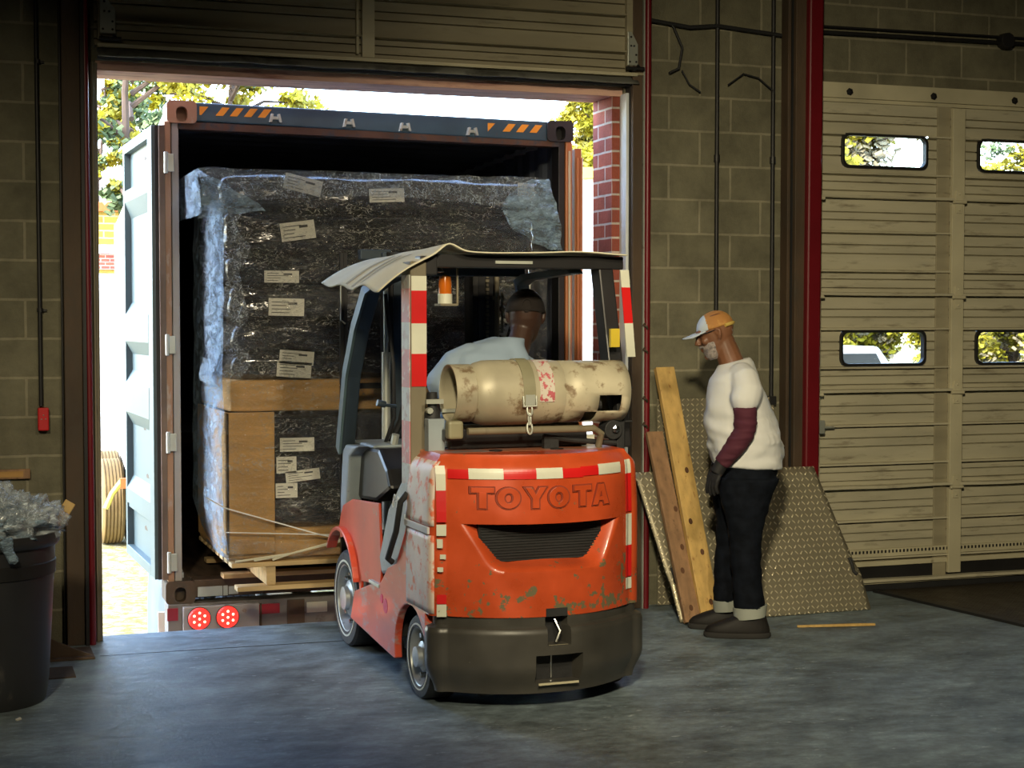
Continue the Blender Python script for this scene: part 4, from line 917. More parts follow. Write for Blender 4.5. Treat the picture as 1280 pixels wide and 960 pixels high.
# side body
def side(x0, x1, name, m):
    A0 = [(.40+.0, .135)]
    P = [(1.02, .19), (.63, .145), (.36, .12)]
    for k in range(9):
        a = radians(205-k*17); P.append((.10+.0-.0+.235*cos(pi-a), .185+.235*sin(a)) if False else (.09-.235*cos(a)*-1*-1, .185+.235*sin(a)))
    return P
arch = [(.09+.235*cos(radians(a)), .18+.225*sin(radians(a))) for a in range(-15, 175, 14)]
prof = [(1.10, .17), (.63, .135), (.34, .115)]+arch+[(-.13, .41), (.13, .42), (.13, .77), (.30, .56), (.44, .52), (.56, .43), (.72, .40)]+[(1.02, .32)]
arch2 = [(1.25+.29*cos(radians(a)), .25+.31*sin(radians(a))) for a in range(190, 60, -13)]
for x0, x1 in ((.0, .035), (.95, .985)):
    part(MB().prism(prof, x0, x1, 'x'), 'side_panel', m_orangeside, bevel=.006)
    part(MB().prism([(.60, .42), (.72, .40), (.93, .38)]+arch2+[(1.36, .60), (1.33, .66), (1.28, .72), (1.10, .77), (.62, .80), (.58, .50)], x0+.012, x1-.01, 'x'), 'front_fender', mat('deep_red_paint', (.68, .07, .02), .4, col2=(.35, .22, .15), amt=.62, scale=10, var=.15), bevel=.004)
    sgn = x0-.018 if x0 < .5 else x1-.035
    ring = [(1.27+.31*cos(radians(a)), .25+.34*sin(radians(a))) for a in range(160, 30, -10)]
    part(MB().rings([[(sgn+dx, y+dy, z+dz) for dx, dy, dz in ((0, 0, 0), (.055, 0, 0), (.055, .0, .022), (0, 0, .022))] for y, z, dy, dz in [(q[0], q[1], 0, 0) for q in ring]]), 'fender_lip', m_orangeside, bevel=.004)
    part(MB().box(x0-.006 if x0 < .5 else x1-.05, x0+.05 if x0 < .5 else x1+.006, .57, .74, .405, .42), 'step', m_galv, bevel=.002)
part(MB().prism([(1.15, .2), (.4, .2), (.4, .42), (.75, .42), (1.0, .6), (1.15, .6)], .04, .95, 'x'), 'floor_pan', m_blackp)
part(MB().box(.17, .82, -.1, .5, .12, .8), 'engine_bay', m_dark)
part(MB().prism([(.13, .74), (.13, .96), (.24, .94), (.45, .79), (.60, .55), (.56, .47), (.40, .50), (.28, .58)], .005, .25, 'x').prism([(.13, .74), (.13, .96), (.24, .94), (.45, .79), (.60, .55), (.56, .47), (.40, .50), (.28, .58)], .74, .985, 'x'), 'hood_side', m_fgrey, bevel=.015)
part(MB().prism([(.12, .60), (.12, .95), (.25, .95), (.45, .80), (.5, .5)], .20, .80, 'x'), 'seat_hood', m_blackp, bevel=.02)
part(MB().tube([(-.005, .34, .56), (-.03, .33, .58), (-.03, .20, .72), (-.03, .13, .86), (-.0, .12, .90)], .014, 10), 'grab_handle', m_black, smooth=True)
# small white scuffs on the hood side and pillars base
part(MB().box(-.004, .004, .10, .16, .76, .80), 'corner_scuff', m_tapew)
# left corner: pale skylight reflection painted on, broken by orange patches
wp = mat('sky_sheen_paint', (.80, .66, .58), .5, col2=(.66, .16, .08), amt=.52, scale=16, soft=.08, detail=12, var=.22)
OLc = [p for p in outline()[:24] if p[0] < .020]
for nm_, z0, z1 in (('sky_sheen_lower', .415, .750), ('sky_sheen_upper', .79, 1.065)):
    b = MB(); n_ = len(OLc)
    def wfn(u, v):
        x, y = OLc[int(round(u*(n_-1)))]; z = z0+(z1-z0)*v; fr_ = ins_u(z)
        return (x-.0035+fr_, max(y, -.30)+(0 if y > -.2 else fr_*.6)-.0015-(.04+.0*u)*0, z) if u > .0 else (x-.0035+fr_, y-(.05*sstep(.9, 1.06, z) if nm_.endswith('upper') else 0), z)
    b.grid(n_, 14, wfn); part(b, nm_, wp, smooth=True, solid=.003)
for x0_, z0, z1 in ((.020, .70, .738), (.034, .652, .672), (.022, .598, .618)): vtape(x0_, x0_+.022, 0, [(z0, z1, 'w')])
part(MB().prism([(-.20, .755), (.14, .755), (.14, .785), (-.20, .785)], -.012, .0, 'x'), 'corner_ledge', mat('chalky_edge', (.55, .54, .55), .6), bevel=.003)
part(MB().lathe([(.035, 0), (.035, .001), (.0, .0015)], (-.0005, .47, .335), (-1, 0, 0), 20).lathe([(.022, 0), (.022, .0022), (.0, .0025)], (-.0005, .53, .36), (-1, 0, 0), 16), 'pink_paint_mark', mat('pink_spray', (.75, .03, .12), .6, col2=(.70, .22, .20), amt=.5, scale=60, soft=.3), smooth=True)
b = MB()
def wr(P): b.tube([(.003, y, z) for y, z in P], .0022, 5)
wr([(.345+.010*cos(a)-.35*(.022*sin(a)+.028), .845+.014+.014*sin(a)) for a in [2*pi*k/12 for k in range(13)]])
wr([(.352+.012*cos(a), .826+.016*sin(a)) for a in [2*pi*k/12 for k in range(13)]])
wr([(.322, .842), (.305, .845)]); wr([(.298, .815), (.278, .868)]); wr([(.270+.009*cos(a)-.3*.02*sin(a), .838+.026*sin(a)) for a in [2*pi*k/12 for k in range(13)]])
part(b, 'painted_number', m_white)
# cowl and dash
part(MB().prism([(.90, .775), (1.34, .75), (1.29, .99), (1.22, 1.03), (.86, 1.04), (.72, .95), (.66, .86)], .08, .42, 'x').prism([(.90, .775), (1.34, .75), (1.29, .99), (1.22, 1.03), (.86, 1.04)], .55, .95, 'x'), 'cowl', m_blackp, bevel=.02)
part(MB().prism([(1.34, .60), (1.34, .76), (1.30, 1.0), (1.24, 1.035), (1.02, 1.04), (1.17, .98), (1.22, .78), (1.25, .62)], .015, .10, 'x'), 'cowl_side', m_fgrey, bevel=.012)
part(MB().box(.08, .95, .95, 1.34, 1.03, 1.05), 'dash_top', m_fgrey, bevel=.01)
part(MB().tube([(.20, 1.15, 1.04), (.22, 1.05, 1.18), (.20, 1.0, 1.45), (.16, 1.0, 1.80)], .010, 8).tube([(.24, 1.18, 1.04), (.27, 1.10, 1.16), (.30, 1.1, 1.3)], .018, 8), 'hose', m_black, smooth=True)
part(MB().tube([(.19, .98, 1.02), (.20, .96, 1.10)], .02, 8).box(.17, .23, .93, .99, .93, 1.03), 'lever_boot', m_galv, smooth=True)
sw = MB(); sw.tube([(.44+.17*cos(a), .98+.13*sin(a), 1.18+.08*sin(a)) for a in [2*pi*k/28 for k in range(28)]], .013, 8, closed=True).cyl((.44, .98, 1.18), (.44, 1.1, 1.02), .02)
for a in (0, 2.1, 4.2): sw.tube([(.44, .98, 1.18), (.44+.16*cos(a), .98+.12*sin(a), 1.18+.07*sin(a))], .008, 6)
part(sw, 'steering_wheel', m_black, smooth=True)
part(MB().tube([(.10, .62, 1.26), (.02, .60, 1.27)], .008, 8).cyl((.04, .60, 1.27), (-.0, .60, 1.28), .016, 12), 'control_knob', m_dkblue, smooth=True)
# seat
part(MB().prism([(.28, .80), (.72, .80), (.72, .95), (.28, .95)], .28, .75, 'z') if False else MB().box(.26, .72, .30, .76, .95, 1.05), 'seat', m_black, bevel=.03, bseg=3)
part(MB().box(.27, .71, .27, .36, 1.03, 1.38, Matrix.Translation((0, -.02, 0))), 'seat_back', m_black, bevel=.03, bseg=3)
# wheels
def wheel(x, y, r, w_, front):
    s_ = -1 if x < .5 else 1
    b = MB(); b.rings([[(x+d_, y+r_*cos(2*pi*k/48), r+r_*sin(2*pi*k/48)) for k in range(48)] for r_, d_ in [(r*.70, -w_/2), (r*.74, -w_/2-.002), (r*.95, -w_/2+.002), (r, -w_/2+.015), (r, w_/2-.015), (r*.95, w_/2-.002), (r*.74, w_/2+.002), (r*.70, w_/2)]], closed=True)
    wo_ = part(b, 'wheel', m_black, smooth=True)
    xf = x+s_*(w_/2)
    def rg(r0, r1, d0, d1, nm, mm): 
        q = MB(); q.rings([[(xf+s_*d, y+rr*cos(2*pi*k/40), r+rr*sin(2*pi*k/40)) for k in range(40)] for rr, d in ((r0, d0), (r1, d0), (r1, d1), (r0, d1))], closed=True); part(q, nm, mm, wo_, smooth=True)
    rg(r*.76, r*.80, -.0, .003, 'white_ring', m_tapew)
    q = MB(); q.rings([[(xf+s_*d, y+rr*cos(2*pi*k/40), r+rr*sin(2*pi*k/40)) for k in range(40)] for rr, d in ((r*.72, 0), (r*.68, -.004), (r*.60, -.05), (r*.40, -.055), (r*.36, -.02), (r*.25, -.01), (r*.24, .012), (.001, .016))], caps=False); part(q, 'rim', m_rim, wo_, smooth=True); q = MB(); [q.cyl((xf-s_*.052, y+r*.53*cos(2*pi*(k+.5)/8), r+r*.53*sin(2*pi*(k+.5)/8)), (xf-s_*.046, y+r*.53*cos(2*pi*(k+.5)/8), r+r*.53*sin(2*pi*(k+.5)/8)), r*.09, 12) for k in range(8)]; part(q, 'rim_hole', m_black, wo_)
    q = MB(); nb = 8 if front else 5
    for k in range(nb):
        a = 2*pi*k/nb; c = (xf-s_*.05, y+r*.5*cos(a), r+r*.5*sin(a)); q.cyl(c, (xf-s_*.02, c[1], c[2]), .012, 6)
    part(q, 'lug_nut', m_chrome, wo_)
wheel(.085, .02, .185, .14, False); wheel(.90, .02, .185, .14, False)
wheel(.10, 1.25, .245, .17, True); wheel(.885, 1.25, .245, .17, True)
part(MB().cyl((.1, 1.25, .245), (.88, 1.25, .245), .06, 16).cyl((.1, .02, .185), (.88, .02, .185), .045, 16), 'axle', m_dark)
# overhead guard
part(MB().prism([(.028, 1.0), (.07, 1.0)], 0, 0, 'z') if False else MB().prism([(.010, .10), (.085, .10), (.085, .235), (.01, .235)], .79, 1.93, 'z'), 'rear_pillar', m_olive, bevel=.006)
PLF = [(1.80, 1.865, 'w'), (1.655, 1.80, 'r'), (1.52, 1.655, 'w'), (1.375, 1.52, 'r')]
for z0, z1, k in PLF: part(MB().box(.013, .083, .096, .0995, z0, z1), 'reflective_tape', m_tapew if k == 'w' else m_taper)
mp1 = mat('faded_white_tape', (.55, .54, .50), .5, col2=(.42, .30, .26), amt=.5, scale=14); mp2 = mat('faded_pink_tape', (.62, .20, .20), .5, col2=(.6, .5, .45), amt=.55, scale=14)
for z0, z1, k in ((1.81, 1.87, 'w'), (1.66, 1.81, 'r'), (1.54, 1.66, 'w'), (1.37, 1.54, 'r'), (1.22, 1.37, 'w'), (1.03, 1.22, 'r'), (.80, 1.03, 'w')): part(MB().box(.006, .0095, .105, .225, z0, z1), 'side_tape', mp2 if k == 'r' else mp1)
rp = MB(); rp.rings([[(x+dx, y+dy, z) for dx, dy in ((0, 0), (.075, 0), (.075, .10), (0, .10))] for x, y, z in ((.935, .14, 1.93), (.965, .12, 1.6), (.995, .05, 1.08))])
part(rp, 'rear_pillar', m_blackp, bevel=.008)
for z0, z1, k in ((1.82, 1.90, 'w'), (1.655, 1.82, 'r'), (1.50, 1.655, 'w')):
    f = lambda z: .985+(1.90-z)*.09
    part(MB().prism([(f(z0)+.012, z0), (f(z0)+.055, z0), (f(z1)+.055, z1), (f(z1)+.012, z1)], .03, .036, 'y'), 'reflective_tape', m_tapew if k == 'w' else m_taper)
part(MB().box(.955, 1.0, .04, .06, 1.545, 1.63), 'warning_sticker', m_valve)
part(MB().box(.14, 1.06, .13, .19, 1.905, 1.965).box(.06, .14, .11, .20, 1.87, 1.955), 'guard_crossbar', m_blackp, bevel=.006)
for x, sx in ((.03, 1), (.955, -1)):
    P = [(0, 1.30, .98), (.01, 1.20, 1.38), (.03, 1.10, 1.62), (.06, 1.01, 1.80), (.10, .93, 1.845), (.12, .78, 1.87), (.12, .18, 1.885)]
    q = MB(); q.rings([[(x+sx*o_+dx, y+ddy, z+ddz) for dx, ddy, ddz in ((-.02, 0, 0), (.05, 0, 0), (.05, .055, .03), (-.02, .055, .03))] for o_, y, z in P]); part(q, 'front_pillar', m_dkblue, bevel=.008)
    if x < .5:
        q = MB(); q.rings([[(x+sx*o_+dx, y+ddy, z+ddz) for dx, ddy, ddz in ((-.034, .0, 0), (-.021, 0, 0), (-.021, .058, .034), (-.034, .058, .034))] for o_, y, z in P[:-2]]); part(q, 'skylit_edge', m_leaf)  # pale blue plate paints sky light onto the pillar's outer face
b = MB(); [b.box(.13, .90, .30+k*.09, .322+k*.09, 1.925, 1.95) for k in range(7)]; part(b, 'guard_bars', m_blackp)
part(MB().box(.12, .88, .93, .98, 1.89, 1.94), 'guard_front_bar', m_dkblue, bevel=.005)
part(MB().box(.42, .60, .122, .13, 1.925, 1.938), 'guard_lamp', m_galv)
# beacon under the guard
bc = part(MB().box(.20, .285, .25, .34, 1.735, 1.745).box(.278, .286, .25, .26, 1.74, 1.91), 'beacon_bracket', m_olive)
part(MB().cyl((.235, .29, 1.745), (.235, .29, 1.79), .033, 20), 'beacon_base', m_tapew, bc, smooth=True)
part(MB().lathe([(.030, 0), (.030, .05), (.026, .08), (.0, .09)], (.235, .29, 1.79), (0, 0, 1), 20), 'beacon_lens', mat('amber_lens', (.55, .13, .01), .15, coat=.5), bc, smooth=True)
# strobe on the pillar
sb = part(MB().lathe([(.0, 0), (.03, .005), (.038, .03), (.036, .09), (.02, .12)], (.10, .07, 1.17), (0, 0, 1), 20).cyl((.10, .07, 1.28), (.10, .07, 1.35), .022, 14), 'rear_alarm', m_black, smooth=True)
part(MB().box(.06, .14, .03, .05, 1.30, 1.32).box(.14, .22, .05, .07, 1.26, 1.275).cyl((.075, .02, 1.27), (.075, .05, 1.27), .014, 8), 'alarm_bolt', m_galv, sb)
# mast
MS = 1.50
for nm, x0, x1 in (('l', .32, .42), ('r', .80, .93)):
    part(MB().box(x0, x1, MS, MS+.06, .08, 2.03).box(x0, x0+.02, MS, MS+.14, .08, 2.03).box(x0, x1, MS+.12, MS+.14, .08, 2.03), 'mast_rail', m_dark, bevel=.003)
    part(MB().box(x0+.03, x1-.015, MS-.012, MS, .1, 1.98), 'inner_rail', m_dkblue if nm == 'l' else m_blackp)
    xx = (x0+x1)/2
    part(MB().cyl((xx+(.055 if nm == 'r' else -.075), MS-.05, .3), (xx+(.055 if nm == 'r' else -.075), MS-.05, 1.5), .024, 14).cyl((xx+(.055 if nm == 'r' else -.075), MS-.05, 1.5), (xx+(.055 if nm == 'r' else -.075), MS-.05, 1.95), .013, 12), 'lift_cylinder', m_galv if nm == 'l' else m_olive, smooth=True)
b = MB()
for k in range(40): b.box(.868 if k % 2 else .865, .880 if k % 2 else .883, MS-.03, MS-.018, 1.0+k*.023, 1.016+k*.023)
tag(part(b, 'lift_chain', m_olive), kind='stuff')
part(MB().box(.90, .97, MS-.03, MS, 1.78, 1.80).cyl((.955, MS-.04, 1.60), (.955, MS-.04, 1.82), .008, 8).sphere((.955, MS-.04, 1.73), .018).sphere((.925, MS-.04, 1.77), .014), 'hose_fitting', m_olive)
part(MB().box(.30, .95, MS+.02, MS+.12, 1.97, 2.03).box(.19, .36, MS+.06, MS+.12, 1.99, 2.045).box(.30, .95, MS+.02, MS+.1, .25, .37), 'mast_crossmember', m_dkblue, bevel=.005)
part(MB().box(.18, .95, MS+.15, MS+.19, .35, .45).box(.18, .95, MS+.15, MS+.19, .72, .80), 'fork_carriage', m_dark, bevel=.004)
b = MB()
for x in (.105, .125, .96): b.box(x, x+.018, MS+.16, MS+.185, .40, 2.03)
b.box(.105, .98, MS+.16, MS+.185, 1.30, 1.33)
part(b, 'load_backrest', m_dark)
part(MB().tube([(.11, MS+.1, 1.86), (.09, MS+.1, 1.85), (.09, MS+.1, 1.67), (.115, MS+.1, 1.65)], .004, 6), 'wire_loop', m_galv)
for x in (.30, .72): part(MB().box(x, x+.11, MS+.19, MS+.23, .25, .8).prism([(MS+.19, .255), (MS+1.25, .27), (MS+1.25, .28), (MS+.19, .30)], x, x+.11, 'x'), 'fork', m_dark, bevel=.003)
# gas bottle bracket
part(MB().box(.16, .82, .0, .12, 1.10, 1.165).box(.12, .22, -.05, .0, 1.14, 1.19), 'tank_bracket', m_blackp, bevel=.006)
part(MB().tube([(.20, -.12, 1.185), (.80, -.12, 1.185), (.84, -.11, 1.16), (.84, -.08, 1.10)], .016, 10).tube([(.20, .11, 1.185), (.82, .11, 1.185)], .016, 10), 'tank_rail', m_olive, smooth=True)
part(MB().box(.06, .135, .0, .06, 1.08, 1.235), 'bracket_post', m_fgrey, bevel=.003)
part(MB().box(.12, .19, -.10, -.04, 1.15, 1.23), 'bracket_clamp', m_strap, bevel=.012)
part(MB().tube([(.58, -.06, 1.15), (.72, -.06, 1.13), (.94, -.05, 1.11)], .012, 8).box(.58, .65, -.07, -.04, 1.09, 1.14), 'swing_arm', m_black, smooth=True)
part(MB().box(.955, .995, -.03, .02, 1.08, 1.44).box(.985, 1.04, -.02, -.01, 1.355, 1.365).box(.985, 1.02, -.02, -.01, 1.43, 1.44).box(.985, 1.04, -.02, -.01, 1.20, 1.21).cyl((.93, -.05, 1.17), (.93, .03, 1.17), .045, 16), 'latch_bracket', m_black, bevel=.004)
part(MB().lathe([(.018, 0), (.018, .012), (.008, .016)], (.935, -.055, 1.175), (0, -1, 0), 6), 'latch_bolt', m_chrome)
part(MB().box(.62, .90, .1, .12, 1.085, 1.14), 'hood_reflector', m_label)
# ---- gas bottle (lies on the bracket)
TK = empty('gas_bottle', (0, 0, 0), label='cream propane gas bottle lying strapped across the back of the forklift', cat='gas bottle')
TK.location = FK.matrix_basis @ Vector((.5, -.0, 1.19)) if False else (WMF := Matrix.Translation(FK.location) @ Matrix.Rotation(radians(1.5), 4, 'Z')) @ Vector((.55, -.0, 1.20)); TK.rotation_euler = (0, 0, radians(1.5))
def tp(b, name, m, parent=TK, **kw):
    for v in b.b.verts: v.co -= Vector((.55, 0, 1.20))
    return b.build(name, m, parent, world=False, **kw)
tz = 1.347; R_ = .144
tp(MB().lathe([(.0, .215), (.05, .217), (.09, .225), (.118, .245), (.135, .275), (R_, .31), (R_+.001, .33), (R_+.002, .45), (R_, .62), (.140, .66), (.125, .69), (.09, .71), (.0, .72)], (0, 0, tz), (1, 0, 0), 48), 'tank_body', m_tank, smooth=True)
q = MB(); q.rings([[(x, r_*cos(2*pi*k/48), tz+r_*sin(2*pi*k/48)) for k in range(48)] for r_, x in ((.122, .150), (.128, .150), (.128, .245), (.120, .250), (.112, .245), (.112, .16))], closed=True); tp(q, 'foot_ring', m_tank, smooth=True)
# collar with a hand hole facing back
q = MB(); n = 64; xs = [.655, .76, .82, .875, .93, .975]
import itertools
def cv(x, k, r_): a = 2*pi*k/n; return Vector((x, r_*cos(a), tz+r_*sin(a)))
for r_ in (.137,):
    V = [[q.b.verts.new(cv(x, k, r_)) for k in range(n)] for x in xs]
    for i in range(len(xs)-1):
        for k in range(n):
            a = 360*(k+.5)/n
            if i in (2, 3) and 183 < a < 222: continue
            if i == 1 and 222 < a < 262: continue
            q.b.faces.new((V[i][k], V[i][(k+1) % n], V[i+1][(k+1) % n], V[i+1][k]))
tp(q, 'collar', m_tank, smooth=True, solid=.006, auto=False)
tp(MB().cyl((.72, 0, tz-.02), (.80, 0, tz-.02), .022, 14).cyl((.78, 0, tz-.02), (.78, -.10, tz-.03), .02, 12).cyl((.78, -.09, tz-.03), (.78, -.115, tz-.03), .028, 8), 'valve', m_valve, smooth=True)
tp(MB().cyl((.76, -.03, tz-.07), (.86, -.05, tz-.05), .035, 14), 'valve_block', m_black)
st = MB(); st.rings([[(x, (R_+d)*cos(a), tz+(R_+d)*sin(a)) for x, d in ((.452, .003), (.508, .003), (.508, .008), (.452, .008))] for a in [radians(60+k*6) for k in range(25)]]); tp(st, 'strap', m_strap, bevel=.001)
tp(MB().tube([(.45, -.148, tz-.01), (.45, -.150, tz-.055), (.51, -.150, tz-.055), (.51, -.148, tz-.01)], .006, 8).box(.458, .503, -.153, -.145, tz-.05, tz-.005), 'buckle', m_galv, smooth=True)
ch = MB()
for i, z in enumerate((1.275, 1.235, 1.195)):
    ch.tube([(.478+(.012 if i % 2 == 0 else .005)*cos(a), -.150+(.004)*sin(a), z+.026*sin(a)) for a in [2*pi*k/14 for k in range(14)]], .0045, 6, closed=True)
tp(ch, 'latch_chain', m_galv, smooth=True)
ws = MB(); ws.rings([[(x, (R_+.004)*cos(a), tz+(R_+.004)*sin(a)) for x in (.535, .60, .60, .535)] for a in [radians(100+k*6) for k in range(16)]]); 
tp(MB().grid(8, 20, lambda u, v: (.53+.07*u, (R_+.0035)*cos(radians(100+v*95)), tz+(R_+.0035)*sin(radians(100+v*95)))), 'worn_sticker', mat('scratched_sticker', (.62, .56, .48), .5, col2=(.45, .10, .12), amt=.52, scale=30, soft=.04, detail=3, var=.2), solid=.001)
ws.b.free()
# ---- cardboard over the guard
CB = empty('cardboard_sheet', WMF @ Vector((.5, .5, 1.97)), radians(1.5), label='cream cardboard sheet draped over the forklift roof', cat='cardboard')
def cb(u, v):
    x = -.20+u*1.25; y = .06+v*.98
    z = 1.974+.006*sin(x*9+1)+.008*noise.noise(Vector((x*4, y*4, 2)))
    ridge = .17-.03*v
    if x < ridge:
        t = ridge-x; x = ridge-t*(.90-.1*t); z -= .62*t*t+.22*t*(1-.25*v)+.010*sin(y*16)*t*3
    z += (.030*math.exp(-((x-ridge-.01)/.05)**2))*(1-v)
    return Vector((x-.5, y-.5, z-1.97))
b = MB(); b.grid(70, 30, cb); b.build('sheet', m_sheet, CB, world=False, smooth=True, solid=.006)
b = MB()
for y0 in (.34, .50, .60): b.grid(14, 3, lambda u, v: cb(.01+u*.22, (y0-.04)/1.02+v*.03)+Vector((-.002, 0, .006)))
b.build('printed_line', mat('grey_print', (.40, .38, .30), .8), CB, world=False, solid=.001)

# ================================================================== PEOPLE
def ell(c, u, v, ru, rv, n=20, pw=1.0):
    c, u, v = Vector(c), Vector(u), Vector(v)
    out = []
    for k in range(n):
        a = 2*pi*k/n; ca, sa = cos(a), sin(a); ca = math.copysign(abs(ca)**pw, ca); sa = math.copysign(abs(sa)**pw, sa)
        out.append(c+u*ru*ca+v*rv*sa)
    return out
def limb(b, pts, rads, n=14):
    P = [Vector(p) for p in pts]
    # resample with rounded ends
    b.tube(P, rads, n); b.sphere(P[0], rads[0], 12, 8); b.sphere(P[-1], rads[-1], 12, 8)
def hand(b, w_, dirv, palm, side_, L=.18, curl=.9, fr=.0085):
    """w_: wrist, dirv: along the hand, palm: direction the palm faces, side_: towards the thumb"""
    w_, d, p, s_ = Vector(w_), Vector(dirv).normalized(), Vector(palm).normalized(), Vector(side_).normalized()
    k1 = w_+d*L*.5
    b.rings([ell(w_+d*L*t, s_, p, rs, rp_, 14) for t, rs, rp_ in ((-.12, .026, .020), (.08, .030, .019), (.28, .038, .017), (.45, .041, .015), (.52, .036, .011))])
    for i, (off, ln) in enumerate(((.030, .92), (.010, 1.0), (-.011, .95), (-.030, .78))):
        q = w_+d*L*.48+s_*off; a = curl*(.35+.08*i); l_ = L*.5*ln; pts = [q-d*.02]
        ang = 0; cur = q
        for seg, f in ((.45, .5), (.30, 1.1), (.25, 1.5)):
            ang = a*f; dd = (d*cos(ang)+p*sin(ang)); cur = cur+dd*l_*seg; pts.append(cur)
        b.tube([pts[0], q]+pts[1:], [fr*1.1, fr*1.1, fr, fr*.95, fr*.75], 9); b.sphere(pts[-1], fr*.78, 8, 6)
    q = w_+d*L*.14+s_*.026; t1 = q+(s_*.6+d*.75+p*.25)*.035; t2 = t1+(d*.9+s_*.15+p*.4)*.032; t3 = t2+(d*.85+p*.5)*.024
    b.tube([w_+d*L*.06+s_*.01, q, t1, t2, t3], [.014, .013, .0115, .010, .008], 9); b.sphere(t3, .0085, 8, 6)
def head(b, c, fwd, up, s=1.):
    """c = centre of the skull between the ears"""
    f, u = Vector(fwd).normalized(), Vector(up).normalized(); r = f.cross(u).normalized(); c = Vector(c)
    def Q(a, b_, d): return c+f*a*s+u*b_*s+r*d*s
    # stacked slices: (height, front, back, half width)
    S = [(.112, .015, -.035, .030), (.100, .055, -.070, .056), (.075, .082, -.092, .071), (.040, .094, -.100, .077), (.005, .095, -.098, .076), (-.025, .094, -.088, .073), (-.055, .094, -.070, .067), (-.085, .092, -.045, .058), (-.108, .088, -.010, .046), (-.122, .076, .010, .030)]
    rings = []
    for h, fr_, bk, hw in S:
        ring = []
        for k in range(28):
            a = 2*pi*k/28; ca, sa = cos(a), sin(a); L_ = (fr_-bk)/2; m_ = (fr_+bk)/2
            ring.append(Q(m_+L_*ca, h, hw*math.copysign(abs(sa)**.9, sa)))
        rings.append(ring)
    b.rings(rings)
    b.tube([Q(.090, .022, 0), Q(.104, -.002, 0), Q(.118, -.026, 0), Q(.100, -.036, 0)], [.009, .012, .016, .010], 10)      # nose
    for sd in (-1, 1):
        b.sphere(Q(.108, -.030, sd*.012), .0095*s, 8, 6)                                                            # nostril wing
        b.tube([Q(.084, .030, sd*.055), Q(.099, .034, sd*.034), Q(.102, .028, sd*.012)], [.009, .010, .008], 8)     # brow
        b.sphere(Q(.072, -.022, sd*.044), .022*s, 10, 8)                                                            # cheek
        # ear
        b.tube([Q(-.004, -.032, sd*.074), Q(-.016, -.012, sd*.084), Q(-.020, .014, sd*.087), Q(-.004, .026, sd*.084), Q(.006, .012, sd*.078)], [.009, .008, .008, .007, .006], 8)
        b.sphere(Q(-.006, -.004, sd*.077), .012*s, 8, 6)
    b.tube([Q(.088, -.060, -.024), Q(.1035, -.061, 0), Q(.088, -.060, .024)], [.004, .0065, .004], 8)               # lips
    b.tube([Q(.086, -.071, -.020), Q(.1015, -.073, 0), Q(.086, -.071, .020)], [.004, .0075, .004], 8)
    b.sphere(Q(.082, -.106, 0), .020*s, 10, 8)                                                                      # chin
    return Q
# ---- standing worker
W = empty('person', (3.97, -.95, 0), label='person standing in profile in a white t-shirt, cap and dark jeans', cat='person')
YC = -.95
fw_ = Vector((-.93, 0, -.30)).normalized(); up_ = Vector((-.30, 0, .93)).normalized()
hb = MB(); HQ = head(hb, (3.812, YC, 1.600), fw_, up_, .98)
limb(hb, [(3.845, YC, 1.56), (3.890, YC, 1.45), (3.92, YC, 1.36)], [.062, .066, .08])
hb.rings([ell(c, (1, 0, 0), (0, 1, 0), a, b_, 20, .9) for c, a, b_ in (((3.92, YC, 1.42), .065, .10), ((3.92, YC, 1.34), .10, .15), ((3.93, YC, 1.20), .13, .15), ((3.95, YC, 1.05), .14, .145), ((3.97, YC, .92), .13, .14), ((3.98, YC, .84), .11, .14))])
for sy in (-1, 1):
    ys = YC+sy*.10
    hp = (3.98, ys, .88); kn = (3.945-.035*sy, ys+sy*.01, .48); an = (3.955+(-.06 if sy > 0 else .04), ys+sy*.015, .09)
    limb(hb, [hp, (3.97, ys, .68), kn, (3.955, ys, .30), an], [.075, .068, .050, .048, .036])
    ax = .055 if sy < 0 else .07; sh = (3.92+ax*.7, YC+sy*.165, 1.355); el = (3.895+ax, YC+sy*.225, 1.105); wr = (3.775+ax, YC+sy*.215, .915)
    limb(hb, [sh, (3.91+ax, YC+sy*.205, 1.24), el, (3.835+ax, YC+sy*.225, 1.0), wr], [.045, .045, .040, .037, .027])
    hand(hb, wr, (-.45, 0, -.9), (.75, -sy*.5, -.4), (-.6, -sy*.75, .2), L=.165, curl=1.1)
hb.build('body', m_skin1, W, remesh=.0055, smoothit=2)
# shirt
sb_ = MB()
sec = [(.895, 3.775, 4.190, .190), (.93, 3.765, 4.192, .195), (1.00, 3.742, 4.188, .198), (1.08, 3.730, 4.172, .198), (1.15, 3.727, 4.148, .198), (1.22, 3.732, 4.118, .200), (1.29, 3.742, 4.088, .203), (1.35, 3.757, 4.055, .200), (1.395, 3.775, 4.032, .178), (1.425, 3.79, 4.015, .130), (1.452, 3.805, 3.995, .085)]
sb_.rings([ell((3.97+((a+c)/2-3.97)*.92, YC, z+((.05*0))), (1, 0, (.12 if z < 1.41 else .26) if z > 1.37 else -.06), (0, 1, 0), (c-a)/2*.9, w_, 32, .88) for z, a, c, w_ in sec])
for sy in (-1, 1):
    ax = .055 if sy < 0 else .07; limb(sb_, [(3.94, YC+sy*.12, 1.375), (3.92+ax*.6, YC+sy*.165, 1.36), (3.912+ax, YC+sy*.205, 1.30), (3.900+ax, YC+sy*.218, 1.262)], [.075, .078, .080, .080])
